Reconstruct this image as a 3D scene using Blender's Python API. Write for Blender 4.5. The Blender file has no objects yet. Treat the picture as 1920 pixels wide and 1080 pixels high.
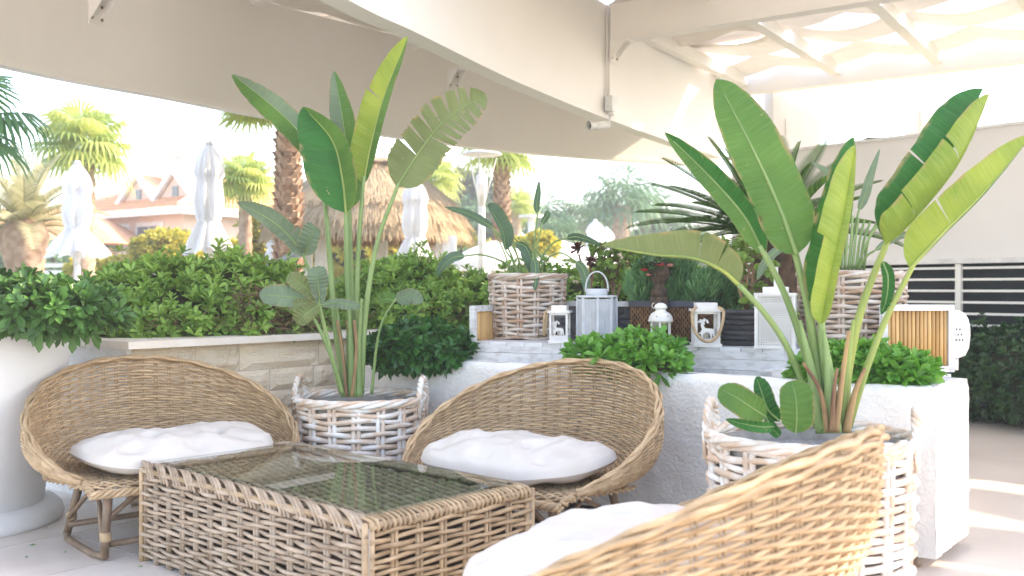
import bpy, math, random
import numpy as np
from mathutils import Vector, Matrix, Euler, noise
random.seed(7); np.random.seed(7)
sc = bpy.context.scene
COL = sc.collection
R = math.radians
F = 1866.7; EYE = 1.2
def P(px, py, d): return Vector(((px-960)/F*d, d, EYE-(py-540)/F*d))

# ---------------------------------------------------------------- camera, sky, sun, exposure
cam_d = bpy.data.cameras.new("camera"); cam = bpy.data.objects.new("camera", cam_d); COL.objects.link(cam)
cam.location = (0, 0, EYE); cam.rotation_euler = (R(90), 0, 0)
cam_d.lens = 35; cam_d.sensor_width = 36; cam_d.clip_end = 3000; cam_d.clip_start = .05
cam_d.dof.use_dof = True; cam_d.dof.focus_distance = 5.2; cam_d.dof.aperture_fstop = 2.6
sc.camera = cam
SUN_EL, SUN_AZ = 36, 76          # azimuth measured from +y towards +x
w = bpy.data.worlds.new("World"); sc.world = w; w.use_nodes = True
nt = w.node_tree; bg = nt.nodes['Background']
sky = nt.nodes.new('ShaderNodeTexSky'); sky.sky_type = 'NISHITA'; sky.sun_disc = False
sky.sun_elevation = R(SUN_EL); sky.sun_rotation = R(SUN_AZ); sky.air_density = 1.0; sky.dust_density = 1.0; sky.ozone_density = 1.0
nt.links.new(sky.outputs[0], bg.inputs[0]); bg.inputs[1].default_value = .15
sl = bpy.data.lights.new("sun", 'SUN'); sl.energy = 2.3; sl.angle = R(.6); sl.color = (1, .88, .70)
so = bpy.data.objects.new("sun", sl); COL.objects.link(so)
sd = Vector((math.sin(R(SUN_AZ))*math.cos(R(SUN_EL)), math.cos(R(SUN_AZ))*math.cos(R(SUN_EL)), math.sin(R(SUN_EL))))
so.rotation_euler = sd.to_track_quat('Z', 'Y').to_euler(); so.location = (10, 0, 15)
sc.view_settings.view_transform = 'Standard'; sc.view_settings.look = 'None'
sc.view_settings.gamma = 1; sc.view_settings.use_curve_mapping = False
sc.view_settings.exposure = 2.5
sc.view_settings.use_white_balance = True; sc.view_settings.white_balance_temperature = 7350; sc.view_settings.white_balance_tint = 14
sc.cycles.max_bounces = 10; sc.cycles.diffuse_bounces = 5; sc.cycles.transparent_max_bounces = 16
sc.cycles.use_denoising = True

# ---------------------------------------------------------------- materials
MATS = {}
def mat(name, c1, c2=None, rough=.7, scale=8, bump=0, bscale=None, stretch=None, rnd=0, spec=.4, coords='Object', detail=6, lo=.35, hi=.65, trans=0, attr=None, c3=None):
    """noise-mixed two (three) colour principled; rnd = per-object brightness variation; attr = per-leaf random"""
    if name in MATS: return MATS[name]
    m = bpy.data.materials.new(name); m.use_nodes = True; n = m.node_tree.nodes; l = m.node_tree.links
    b = n['Principled BSDF']; b.inputs['Roughness'].default_value = rough; b.inputs['Specular IOR Level'].default_value = spec
    tc = n.new('ShaderNodeTexCoord'); mp = n.new('ShaderNodeMapping'); l.new(tc.outputs[coords], mp.inputs[0])
    if stretch: mp.inputs['Scale'].default_value = stretch
    oi = n.new('ShaderNodeObjectInfo')
    no = n.new('ShaderNodeTexNoise'); no.noise_dimensions = '4D'; no.inputs['Scale'].default_value = scale; no.inputs['Detail'].default_value = detail
    l.new(mp.outputs[0], no.inputs['Vector'])
    mm = n.new('ShaderNodeMath'); mm.operation = 'MULTIPLY'; mm.inputs[1].default_value = 37; l.new(oi.outputs['Random'], mm.inputs[0]); l.new(mm.outputs[0], no.inputs['W'])
    cr = n.new('ShaderNodeValToRGB'); c2 = c2 or tuple(x*.8 for x in c1)
    cr.color_ramp.elements[0].position = lo; cr.color_ramp.elements[1].position = hi
    cr.color_ramp.elements[0].color = (*c2, 1); cr.color_ramp.elements[1].color = (*c1, 1)
    if c3: e = cr.color_ramp.elements.new((lo+hi)/2); e.color = (*c3, 1)
    src = no.outputs['Fac']
    if attr:
        at = n.new('ShaderNodeAttribute'); at.attribute_name = attr
        mx0 = n.new('ShaderNodeMix'); mx0.inputs[0].default_value = .8; l.new(src, mx0.inputs[2]); l.new(at.outputs['Fac'], mx0.inputs[3]); src = mx0.outputs[0]
    l.new(src, cr.inputs[0]); colr = cr.outputs[0]
    if rnd:
        hs = n.new('ShaderNodeHueSaturation'); mr = n.new('ShaderNodeMapRange'); mr.inputs[3].default_value = 1-rnd; mr.inputs[4].default_value = 1+rnd
        l.new(oi.outputs['Random'], mr.inputs[0]); l.new(mr.outputs[0], hs.inputs['Value']); l.new(colr, hs.inputs['Color']); colr = hs.outputs[0]
    l.new(colr, b.inputs['Base Color'])
    if bump:
        n2 = n.new('ShaderNodeTexNoise'); n2.inputs['Scale'].default_value = bscale or scale*4; n2.inputs['Detail'].default_value = 5
        l.new(mp.outputs[0], n2.inputs['Vector'])
        bp = n.new('ShaderNodeBump'); bp.inputs['Strength'].default_value = bump; bp.inputs['Distance'].default_value = .01
        l.new(n2.outputs['Fac'], bp.inputs['Height']); l.new(bp.outputs[0], b.inputs['Normal'])
    if trans:
        tr = n.new('ShaderNodeBsdfTranslucent'); l.new(colr, tr.inputs[0]); ms = n.new('ShaderNodeMixShader'); ms.inputs[0].default_value = trans
        g = n.new('ShaderNodeHueSaturation'); g.inputs['Value'].default_value = 1.5; l.new(colr, g.inputs['Color']); l.new(g.outputs[0], tr.inputs[0])
        l.new(b.outputs[0], ms.inputs[1]); l.new(tr.outputs[0], ms.inputs[2]); l.new(ms.outputs[0], n['Material Output'].inputs[0])
    MATS[name] = m; return m

plaster = mat('rough_white_plaster', (.86,.84,.82), (.80,.77,.74), .9, 3, .9, 55)
potwhite = mat('smooth_white_pot', (.82,.82,.82), (.75,.75,.76), .55, 2, .08, 30)
paint = mat('white_painted_metal', (.87,.84,.80), (.83,.80,.76), .45, 1.2, .15, 160)
whitewood = mat('limewashed_wood', (.74,.74,.75), (.50,.47,.46), .7, 4, .5, 30, stretch=(1,9,9), lo=.3, hi=.55, rnd=.06)
trav = mat('travertine_block', (.90,.78,.62), (.76,.56,.38), .8, 3.5, 1.0, 22, rnd=.07, c3=(.87,.74,.57), lo=.25, hi=.62)
travcap = mat('travertine_cap', (.86,.81,.75), (.76,.68,.59), .6, 5, .3, 40)
grout = mat('stone_grout', (.60,.50,.41), (.48,.39,.31), .95, 10, .4)
slab = mat('floor_travertine', (.78,.71,.65), (.62,.545,.48), .45, 2.2, .12, 30, rnd=.05)
floorm = mat('floor_stone', (.74,.64,.55), (.64,.54,.46), .5, 1.2, .12, 30)
rattan = mat('natural_rattan', (.60,.43,.26), (.34,.215,.115), .5, 14, .25, 60, rnd=.16, lo=.3, hi=.7)
rattangrey = mat('shaded_rattan', (.52,.41,.31), (.27,.18,.12), .5, 12, .25, 60, rnd=.16, lo=.3, hi=.66, c3=(.42,.31,.22))  # greyer copy of the rattan, for table sides without the warm bounce
rattandark = mat('brown_rattan_pole', (.30,.20,.13), (.17,.11,.07), .4, 18, .2, 50)
wash = mat('whitewashed_rattan', (.84,.81,.77), (.68,.50,.37), .7, 9, .3, 60, lo=.42, hi=.58, rnd=.06)
washwarm = mat('tan_washed_rattan', (.68,.62,.56), (.42,.27,.18), .7, 10, .3, 60, lo=.38, hi=.64, rnd=.08)
cloth = mat('cream_cotton', (.69,.64,.59), (.64,.585,.53), .95, 5, .25, 260, spec=.1)
soil = mat('soil', (.09,.06,.04), (.04,.03,.02), 1, 30, .8)
gravel = mat('grey_gravel', (.35,.35,.36), (.15,.15,.15), .9, 60, .8, 60)
bamboo = mat('bamboo_cane', (.72,.46,.20), (.50,.27,.09), .45, 10, .2, stretch=(1,1,.12), rnd=.14)
slate = mat('dark_slate', (.13,.13,.14), (.035,.035,.04), .8, 9, 1.0, 30, stretch=(1,1,4), lo=.35, hi=.7, c3=(.07,.07,.075))
seagrass = mat('brown_seagrass', (.30,.16,.07), (.12,.06,.03), .8, 40, .7, 80)
blackm = mat('black_metal', (.03,.03,.035), None, .5)
rope = mat('jute_rope', (.55,.40,.25), (.36,.25,.15), .9, 30, .6, 90)
greywood = mat('grey_slat', (.60,.62,.66), (.50,.52,.55), .7, 20, .2, rnd=.05)
plastic = mat('white_plastic', (.80,.79,.78), None, .35)
dark = mat('dark_mesh', (.02,.025,.03), (.015,.018,.02), .7)
stemg = mat('petiole_green', (.30,.42,.16), (.17,.28,.09), .4, 6, 0, stretch=(1,1,.3), trans=.12)
stemy = mat('petiole_yellow_green', (.42,.48,.12), (.24,.33,.09), .4, 6, 0, stretch=(1,1,.3), trans=.12)
sheath = mat('dry_sheath', (.42,.27,.12), (.14,.06,.04), .7, 9, .2, stretch=(1,1,.25), lo=.4, hi=.6)
hedgeg = mat('pittosporum_leaf', (.38,.58,.12), (.12,.27,.045), .38, 3, trans=.22, attr='rnd', lo=.1, hi=.95)
hedged = mat('dark_pittosporum_leaf', (.055,.15,.035), (.018,.05,.015), .38, 3, trans=.15, attr='rnd', lo=.1, hi=.95)
conifer = mat('conifer_needle', (.22,.42,.16), (.08,.22,.10), .7, 6, trans=.15, attr='rnd', lo=.1, hi=.95)
jade = mat('jade_leaf', (.26,.38,.07), (.10,.20,.03), .4, 6, trans=.15, attr='rnd', lo=.1, hi=.95)
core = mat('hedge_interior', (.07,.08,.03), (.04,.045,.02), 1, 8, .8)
twig = mat('twig', (.30,.19,.11), (.16,.09,.05), .8, 20)
cycas = mat('cycad_leaflet', (.10,.22,.035), (.035,.09,.015), .65, 3, spec=.15, trans=.12, attr='rnd', lo=.1, hi=.95)
palmy = mat('palm_frond', (.50,.52,.14), (.22,.33,.09), .5, 3, trans=.35, attr='rnd', lo=.1, hi=.9)
palmg = mat('green_palm_frond', (.20,.38,.15), (.08,.20,.08), .5, 3, trans=.3, attr='rnd', lo=.1, hi=.9)
palmfar = mat('far_palm_frond', (.15,.27,.13), (.07,.16,.09), .6, 3, trans=.25, attr='rnd', lo=.1, hi=.9)
datep = mat('date_palm_frond', (.50,.46,.28), (.30,.30,.16), .6, 3, trans=.25, attr='rnd', lo=.1, hi=.9)
bark = mat('palm_bark', (.50,.36,.27), (.30,.19,.13), .9, 9, .9, 30, rnd=.1)
thatch = mat('thatch', (.60,.46,.29), (.36,.26,.16), .95, 10, .7, 60, attr='rnd', lo=.1, hi=.9)
yellowb = mat('golden_shrub_leaf', (.60,.50,.06), (.26,.28,.05), .6, 3, trans=.3, attr='rnd', lo=.1, hi=.9)
darktree = mat('dark_tree_leaf', (.07,.13,.08), (.03,.06,.04), .7, 3, trans=.1, attr='rnd', lo=.1, hi=.9)
tile = mat('terracotta_roof', (.78,.40,.20), (.64,.29,.14), .8, 3, .6, 40)
housew = mat('house_render', (.72,.54,.43), (.66,.49,.39), .9, 2, .1)
trim = mat('white_trim', (.80,.78,.76), None, .7)
winm = mat('window_glass', (.10,.12,.15), None, .1)
shade = mat('parasol_canvas', (.80,.80,.82), (.74,.74,.77), .9, 3, .2, 30, trans=.15)
bwall = mat('white_wall', (.78,.75,.73), (.74,.71,.69), .9, 1.5, .12, 40)
grass = mat('ground_earth', (.27,.26,.18), (.18,.19,.11), 1, .4, .3)
pinkroof = mat('pink_roof', (.50,.28,.24), None, .9)
fabricm = mat('canopy_fabric', (.80,.75,.70), (.72,.67,.62), .95, 2, .3, 40, stretch=(1,6,1), trans=.06)
redf = mat('red_petals', (.70,.02,.05), (.5,.01,.03), .6)
pinkf = mat('pink_petals', (.80,.38,.33), (.75,.3,.25), .6)
aeon = mat('aeonium_leaf', (.16,.05,.04), (.09,.03,.025), .4, attr='rnd', lo=.1, hi=.9)
metalw = mat('ivory_metal', (.78,.76,.72), None, .35)

def leafmat(name, ca, cb, cv, trans=.3, veins=170):
    m = bpy.data.materials.new(name); m.use_nodes = True; n = m.node_tree.nodes; l = m.node_tree.links
    b = n['Principled BSDF']; b.inputs['Roughness'].default_value = .48; b.inputs['Specular IOR Level'].default_value = .3
    uv = n.new('ShaderNodeUVMap'); uv.uv_map = 'UVMap'
    sep = n.new('ShaderNodeSeparateXYZ'); l.new(uv.outputs[0], sep.inputs[0])
    tc = n.new('ShaderNodeTexCoord'); no = n.new('ShaderNodeTexNoise'); no.inputs['Scale'].default_value = 5; no.inputs['Detail'].default_value = 4; l.new(tc.outputs['Object'], no.inputs['Vector'])
    # vein bands: 1-D noise along v so that the spacing is uneven
    cx = n.new('ShaderNodeCombineXYZ'); mv = n.new('ShaderNodeMath'); mv.operation = 'MULTIPLY'; mv.inputs[1].default_value = veins; l.new(sep.outputs[1], mv.inputs[0]); l.new(mv.outputs[0], cx.inputs[1])
    mu = n.new('ShaderNodeMath'); mu.operation = 'MULTIPLY'; mu.inputs[1].default_value = .6; l.new(sep.outputs[0], mu.inputs[0]); l.new(mu.outputs[0], cx.inputs[0])
    vn = n.new('ShaderNodeTexNoise'); vn.inputs['Scale'].default_value = 1.0; vn.inputs['Detail'].default_value = 2; l.new(cx.outputs[0], vn.inputs['Vector'])
    cr = n.new('ShaderNodeValToRGB'); cr.color_ramp.elements[0].position = .3; cr.color_ramp.elements[1].position = .7
    cr.color_ramp.elements[0].color = (*cb, 1); cr.color_ramp.elements[1].color = (*ca, 1); l.new(no.outputs['Fac'], cr.inputs[0])
    c2 = n.new('ShaderNodeValToRGB'); c2.color_ramp.elements[0].position = .45; c2.color_ramp.elements[1].position = .75; l.new(vn.outputs['Fac'], c2.inputs[0])
    mx = n.new('ShaderNodeMix'); mx.data_type = 'RGBA'; sc_ = n.new('ShaderNodeMath'); sc_.operation = 'MULTIPLY'; sc_.inputs[1].default_value = .38
    l.new(c2.outputs[0], sc_.inputs[0]); l.new(sc_.outputs[0], mx.inputs[0]); l.new(cr.outputs[0], mx.inputs[6]); mx.inputs[7].default_value = (*cv, 1)
    # dry brown margin, uneven along the edge
    em = n.new('ShaderNodeMapRange'); em.inputs[1].default_value = .86; em.inputs[2].default_value = 1.0; au = n.new('ShaderNodeMath'); au.operation = 'ABSOLUTE'; l.new(sep.outputs[0], au.inputs[0]); l.new(au.outputs[0], em.inputs[0])
    n3 = n.new('ShaderNodeTexNoise'); n3.inputs['Scale'].default_value = 14; n3.inputs['Detail'].default_value = 5; l.new(tc.outputs['Object'], n3.inputs['Vector'])
    r3 = n.new('ShaderNodeValToRGB'); r3.color_ramp.elements[0].position = .46; r3.color_ramp.elements[1].position = .62; l.new(n3.outputs['Fac'], r3.inputs[0])
    e3 = n.new('ShaderNodeMath'); e3.operation = 'MULTIPLY'; l.new(em.outputs[0], e3.inputs[0]); l.new(r3.outputs[0], e3.inputs[1])
    mx2 = n.new('ShaderNodeMix'); mx2.data_type = 'RGBA'; l.new(e3.outputs[0], mx2.inputs[0]); l.new(mx.outputs[2], mx2.inputs[6]); mx2.inputs[7].default_value = (.36,.26,.12,1); mx = mx2
    # sparse dry scars
    n4 = n.new('ShaderNodeTexNoise'); n4.inputs['Scale'].default_value = 11; n4.inputs['Detail'].default_value = 9; n4.inputs['Roughness'].default_value = .7; l.new(tc.outputs['Object'], n4.inputs['Vector'])
    r4 = n.new('ShaderNodeValToRGB'); r4.color_ramp.elements[0].position = .665; r4.color_ramp.elements[1].position = .70; l.new(n4.outputs['Fac'], r4.inputs[0])
    mx3 = n.new('ShaderNodeMix'); mx3.data_type = 'RGBA'; l.new(r4.outputs[0], mx3.inputs[0]); l.new(mx.outputs[2], mx3.inputs[6]); mx3.inputs[7].default_value = (.38,.30,.17,1); mx = mx3
    l.new(mx.outputs[2], b.inputs['Base Color'])
    bp = n.new('ShaderNodeBump'); bp.inputs['Strength'].default_value = .5; bp.inputs['Distance'].default_value = .006; l.new(vn.outputs['Fac'], bp.inputs['Height']); l.new(bp.outputs[0], b.inputs['Normal'])
    tr = n.new('ShaderNodeBsdfTranslucent'); g = n.new('ShaderNodeHueSaturation'); g.inputs['Value'].default_value = 1.7; l.new(mx.outputs[2], g.inputs['Color']); l.new(g.outputs[0], tr.inputs[0])
    ms = n.new('ShaderNodeMixShader'); ms.inputs[0].default_value = trans
    l.new(b.outputs[0], ms.inputs[1]); l.new(tr.outputs[0], ms.inputs[2]); l.new(ms.outputs[0], n['Material Output'].inputs[0]); return m
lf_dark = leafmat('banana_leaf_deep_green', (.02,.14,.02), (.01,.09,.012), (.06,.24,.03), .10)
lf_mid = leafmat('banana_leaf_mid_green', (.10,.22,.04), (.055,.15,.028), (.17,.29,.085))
lf_yel = leafmat('banana_leaf_yellow_green', (.30,.38,.055), (.16,.26,.035), (.42,.48,.13), .35)
lf_grey = leafmat('banana_leaf_grey_green', (.17,.25,.15), (.12,.18,.11), (.28,.35,.25), .2)
lf_olive = leafmat('banana_leaf_olive', (.19,.24,.09), (.13,.17,.06), (.27,.31,.15), .25)
lf_stre = leafmat('strelitzia_leaf', (.10,.18,.10), (.06,.12,.07), (.14,.23,.14), .12, 60)

glass = bpy.data.materials.new('clear_glass'); glass.use_nodes = True
n = glass.node_tree.nodes; l = glass.node_tree.links; n.remove(n['Principled BSDF'])
fr = n.new('ShaderNodeFresnel'); fr.inputs[0].default_value = 3.1; tp = n.new('ShaderNodeBsdfTransparent'); tp.inputs[0].default_value = (.93,.96,.945,1)
gl = n.new('ShaderNodeBsdfGlossy'); gl.inputs['Roughness'].default_value = .004; ms = n.new('ShaderNodeMixShader')
ge = n.new('ShaderNodeNewGeometry'); inv = n.new('ShaderNodeMath'); inv.operation = 'SUBTRACT'; inv.inputs[0].default_value = 1; l.new(ge.outputs['Backfacing'], inv.inputs[1])
mf = n.new('ShaderNodeMath'); mf.operation = 'MULTIPLY'; l.new(fr.outputs[0], mf.inputs[0]); l.new(inv.outputs[0], mf.inputs[1])
l.new(mf.outputs[0], ms.inputs[0]); l.new(tp.outputs[0], ms.inputs[1]); l.new(gl.outputs[0], ms.inputs[2]); l.new(ms.outputs[0], n['Material Output'].inputs[0])

# ---------------------------------------------------------------- mesh helpers
class MB:
    def __init__(s): s.v = []; s.f = []; s.uv = []; s.smooth = False
    def add(s, vs, fs, uv=None):
        o = len(s.v); s.v += [tuple(x) for x in vs]; s.f += [tuple(i+o for i in f) for f in fs]
        s.uv += uv if uv else [(0, 0)]*len(vs); return s
    def box(s, c, size, rz=0, M=None):
        x, y, z = size[0]/2, size[1]/2, size[2]/2
        vs = [Vector(p) for p in ((-x,-y,-z),(x,-y,-z),(x,y,-z),(-x,y,-z),(-x,-y,z),(x,-y,z),(x,y,z),(-x,y,z))]
        if M is None: M = Matrix.Rotation(rz, 3, 'Z')
        return s.add([M@p+Vector(c) for p in vs], [(0,3,2,1),(4,5,6,7),(0,1,5,4),(1,2,6,5),(2,3,7,6),(3,0,4,7)])
    def bar(s, a, b, w, h, up=(0,0,1)):
        a = Vector(a); b = Vector(b); t = (b-a).normalized(); x = t.cross(Vector(up)).normalized(); u = x.cross(t)
        vs = [p + x*w/2*i + u*h/2*j for p in (a, b) for i, j in ((-1,-1),(1,-1),(1,1),(-1,1))]
        return s.add(vs, [(0,1,2,3),(7,6,5,4),(0,4,5,1),(1,5,6,2),(2,6,7,3),(3,7,4,0)])
    def tube(s, path, r, n=6, cap=True, closed=False):
        path = [Vector(p) for p in path]; m = len(path)
        rs = r if isinstance(r, (list, tuple)) else [r]*m
        tang = []
        for i in range(m):
            a = path[i-1] if (i > 0 or closed) else path[i]; b = path[(i+1) % m] if (i < m-1 or closed) else path[i]
            t = (b-a); tang.append(t.normalized() if t.length > 1e-9 else Vector((0,0,1)))
        ref = Vector((0,0,1)) if abs(tang[0].z) < .9 else Vector((1,0,0))
        x = tang[0].cross(ref).normalized(); vs = []; s.smooth = True
        for i in range(m):
            x = (x - tang[i]*x.dot(tang[i])); x = x.normalized() if x.length > 1e-6 else tang[i].orthogonal().normalized()
            y = tang[i].cross(x)
            for k in range(n):
                a = 2*math.pi*k/n; vs.append(path[i]+(x*math.cos(a)+y*math.sin(a))*rs[i])
        fs = []
        for i in range(m if closed else m-1):
            j = (i+1) % m
            for k in range(n): fs.append((i*n+k, i*n+(k+1) % n, j*n+(k+1) % n, j*n+k))
        if cap and not closed: fs += [tuple(range(n-1, -1, -1)), tuple((m-1)*n+k for k in range(n))]
        return s.add(vs, fs)
    def lathe(s, prof, c=(0,0,0), n=32, cap=True, wob=None):
        c = Vector(c); vs = []; s.smooth = True
        for r, z in prof:
            for k in range(n):
                a = 2*math.pi*k/n; rr = r*(wob(a, z) if wob else 1); vs.append(c+Vector((rr*math.cos(a), rr*math.sin(a), z)))
        fs = [(i*n+k, i*n+(k+1) % n, (i+1)*n+(k+1) % n, (i+1)*n+k) for i in range(len(prof)-1) for k in range(n)]
        if cap: fs += [tuple(range(n-1, -1, -1)), tuple((len(prof)-1)*n+k for k in range(n))]
        return s.add(vs, fs)
    def grid(s, fn, nu, nv, uvf=None):
        vs = [fn(i/nu, j/nv) for j in range(nv+1) for i in range(nu+1)]
        uv = [(uvf(i/nu, j/nv) if uvf else (i/nu, j/nv)) for j in range(nv+1) for i in range(nu+1)]
        s.smooth = True
        return s.add(vs, [(j*(nu+1)+i, j*(nu+1)+i+1, (j+1)*(nu+1)+i+1, (j+1)*(nu+1)+i) for j in range(nv) for i in range(nu)], uv)
    def mesh(s, name, m=None):
        me = bpy.data.meshes.new(name); me.from_pydata(s.v, [], s.f)
        if any(u != (0, 0) for u in s.uv):
            ul = me.uv_layers.new(name='UVMap'); idx = np.zeros(len(me.loops), np.int32); me.loops.foreach_get('vertex_index', idx)
            ul.data.foreach_set('uv', np.array(s.uv, np.float32)[idx].ravel())
        if s.smooth: me.polygons.foreach_set('use_smooth', [True]*len(me.polygons))
        if m: me.materials.append(m)
        me.update(); return me

ORG = {}
def org_of(o): return ORG.get(o.name, Vector((0,0,0))) if o else Vector((0,0,0))
def link(name, me, parent=None, loc=(0,0,0), rot=(0,0,0)):
    o = bpy.data.objects.new(name, me); COL.objects.link(o); o.location = loc; o.rotation_euler = rot
    if parent: o.parent = parent
    return o
def part(parent, name, mb, m, label=None, stuff=False):
    """mesh in world coordinates -> child of parent (parent unrotated at its origin)"""
    og = org_of(parent); mb.v = [(x-og.x, y-og.y, z-og.z) for x, y, z in mb.v]
    o = link(name, mb.mesh(name, m), parent); ORG[o.name] = og
    if label: o['label'] = label
    if stuff: o['kind'] = 'stuff'
    return o
def tag(o, label, cat, group=None):
    o['label'] = label; o['category'] = cat
    if group: o['group'] = group
    return o
def thing(name, label, cat, loc=(0,0,0), group=None):
    o = bpy.data.objects.new(name, None); COL.objects.link(o); o.location = loc; o.empty_display_size = .1; ORG[o.name] = Vector(loc)
    return tag(o, label, cat, group)
def solo(name, mb, m, label, cat, org, group=None):
    org = Vector(org); mb.v = [(x-org.x, y-org.y, z-org.z) for x, y, z in mb.v]
    o = link(name, mb.mesh(name, m), None, org); ORG[o.name] = org
    return tag(o, label, cat, group)
def struct(name, mb, m, parent=None):
    o = link(name, mb.mesh(name, m), parent); o['kind'] = 'structure'; return o
def piece(parent, name, me, loc, rot=(0,0,0), scale=(1,1,1)):
    o = link(name, me, parent, loc, rot); o.scale = scale; return o
def catmull(pts, n):
    pts = [Vector(p) for p in pts]; P_ = [pts[0]*2-pts[1]]+pts+[pts[-1]*2-pts[-2]]; out = []; m = len(pts)-1
    for k in range(n+1):
        u = k/n*m; i = min(int(u), m-1); t = u-i; a, b, c, d = P_[i:i+4]
        out.append(.5*((2*b)+(c-a)*t+(2*a-5*b+4*c-d)*t*t+(3*b-a-3*c+d)*t**3))
    return out
def lerp(a, b, t): return a+(b-a)*t

# ---- foliage: rosettes of small folded leaves as one mesh with per-leaf random value
def foliage(name, C_, A_, k, L, Wd, m, parent=None, spread=(25, 80), droop=.1, org=None, seed=1):
    rs = np.random.RandomState(seed); C_ = np.asarray(C_, float); A_ = np.asarray(A_, float); A_ /= np.linalg.norm(A_, axis=1)[:, None]+1e-9
    N = len(C_); ref = rs.normal(size=(N, 3)); e1 = np.cross(A_, ref); e1 /= np.linalg.norm(e1, axis=1)[:, None]+1e-9; e2 = np.cross(A_, e1)
    rep = lambda x: np.repeat(x, k, axis=0)
    ph = rep(rs.rand(N)*6.28)+np.tile(np.arange(k)*2*np.pi/k, N)+rs.normal(size=N*k)*.35
    el = np.radians(rs.uniform(spread[0], spread[1], N*k)); a = rep(A_); 
    rad = rep(e1)*np.cos(ph)[:, None]+rep(e2)*np.sin(ph)[:, None]
    D = a*np.cos(el)[:, None]+rad*np.sin(el)[:, None]; S = np.cross(D, a); S /= np.linalg.norm(S, axis=1)[:, None]+1e-9; Nn = np.cross(S, D)
    sc_ = (rep(rs.uniform(.7, 1.25, N))*rs.uniform(.8, 1.2, N*k))[:, None]; c = rep(C_); l_ = L*sc_; w_ = Wd*sc_; dz = np.array([[0, 0, -1.0]])
    v = np.stack([c, c+D*l_*.42+S*w_*.38+Nn*w_*.12, c+D*l_*.42-S*w_*.38+Nn*w_*.12, c+D*l_*.76+S*w_*.5+Nn*w_*.12+dz*droop*l_*.4, c+D*l_*.76-S*w_*.5+Nn*w_*.12+dz*droop*l_*.4, c+D*l_+dz*droop*l_, c+D*l_*.6-Nn*w_*.10+dz*droop*l_*.2], 1)
    M_ = N*k; v = v.reshape(-1, 3)
    tri = np.array([[0,1,6],[0,6,2],[1,3,6],[6,4,2],[3,5,6],[6,5,4]]); f = (np.arange(M_)[:, None, None]*7+tri[None]).reshape(-1, 3)
    rnd = np.repeat((rep(rs.rand(N))*.6+rs.rand(M_)*.4), 7)
    return rawmesh(name, v, f, rnd, m, parent, org)
def rawmesh(name, v, f, rnd, m, parent=None, org=None):
    og = org_of(parent) if parent else Vector(org or (0,0,0)); v = np.asarray(v)-np.array(og)[None]
    me = bpy.data.meshes.new(name); me.vertices.add(len(v)); me.vertices.foreach_set('co', v.astype(np.float32).ravel())
    nf = len(f); kk = f.shape[1]; me.loops.add(nf*kk); me.loops.foreach_set('vertex_index', f.astype(np.int32).ravel())
    me.polygons.add(nf); me.polygons.foreach_set('loop_start', np.arange(nf, dtype=np.int32)*kk)
    me.update(calc_edges=True)
    if rnd is not None:
        at = me.attributes.new('rnd', 'FLOAT', 'POINT'); at.data.foreach_set('value', rnd.astype(np.float32))
    me.materials.append(m); o = link(name, me, parent, (0,0,0) if parent else og); ORG[o.name] = og; return o
def ell_points(ells, n, rs, zmin=None, shell=(.82, 1.05)):
    ar = np.array([e[1][0]*e[1][1]+e[1][0]*e[1][2]+e[1][1]*e[1][2] for e in ells]); ar = ar/ar.sum(); pts = []; nr = []
    for i, (c, r) in enumerate(ells):
        m_ = int(n*ar[i]); d = rs.normal(size=(m_, 3)); d /= np.linalg.norm(d, axis=1)[:, None]
        fz = np.array([1+.22*noise.noise(Vector((x[0]*2.3+i*7, x[1]*2.3, x[2]*2.3)))+.10*noise.noise(Vector((x[0]*6+i*7, x[1]*6, x[2]*6))) for x in d])
        q = d*(rs.uniform(shell[0], shell[1], m_)+(rs.rand(m_) < .14)*rs.uniform(0, .22, m_))[:, None]*fz[:, None]; p = np.array(c)[None]+q*np.array(r)[None]; nn = d/np.array(r)[None]
        keep = np.ones(m_, bool)
        for j, (c2, r2) in enumerate(ells):
            if j != i: keep &= (((p-np.array(c2))/np.array(r2))**2).sum(1) > .72
        if zmin is not None: keep &= p[:, 2] > zmin
        pts.append(p[keep]); nr.append(nn[keep]/np.linalg.norm(nn[keep], axis=1)[:, None])
    return np.concatenate(pts), np.concatenate(nr)
def ico(mb, c, r, sub=3, amp=.12, sc_=2.0, scl=1.0):
    n1, n2 = 10*sub//2+6, 6*sub//2+4
    def fn(u, v):
        a = u*2*math.pi; b = (v-.5)*math.pi; d = Vector((math.cos(a)*math.cos(b), math.sin(a)*math.cos(b), math.sin(b)))
        k = scl*(1+amp*noise.noise(d*sc_+Vector(c)))
        return Vector((c[0]+d.x*r[0]*k, c[1]+d.y*r[1]*k, c[2]+d.z*r[2]*k))
    mb.grid(fn, n1, n2)
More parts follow.
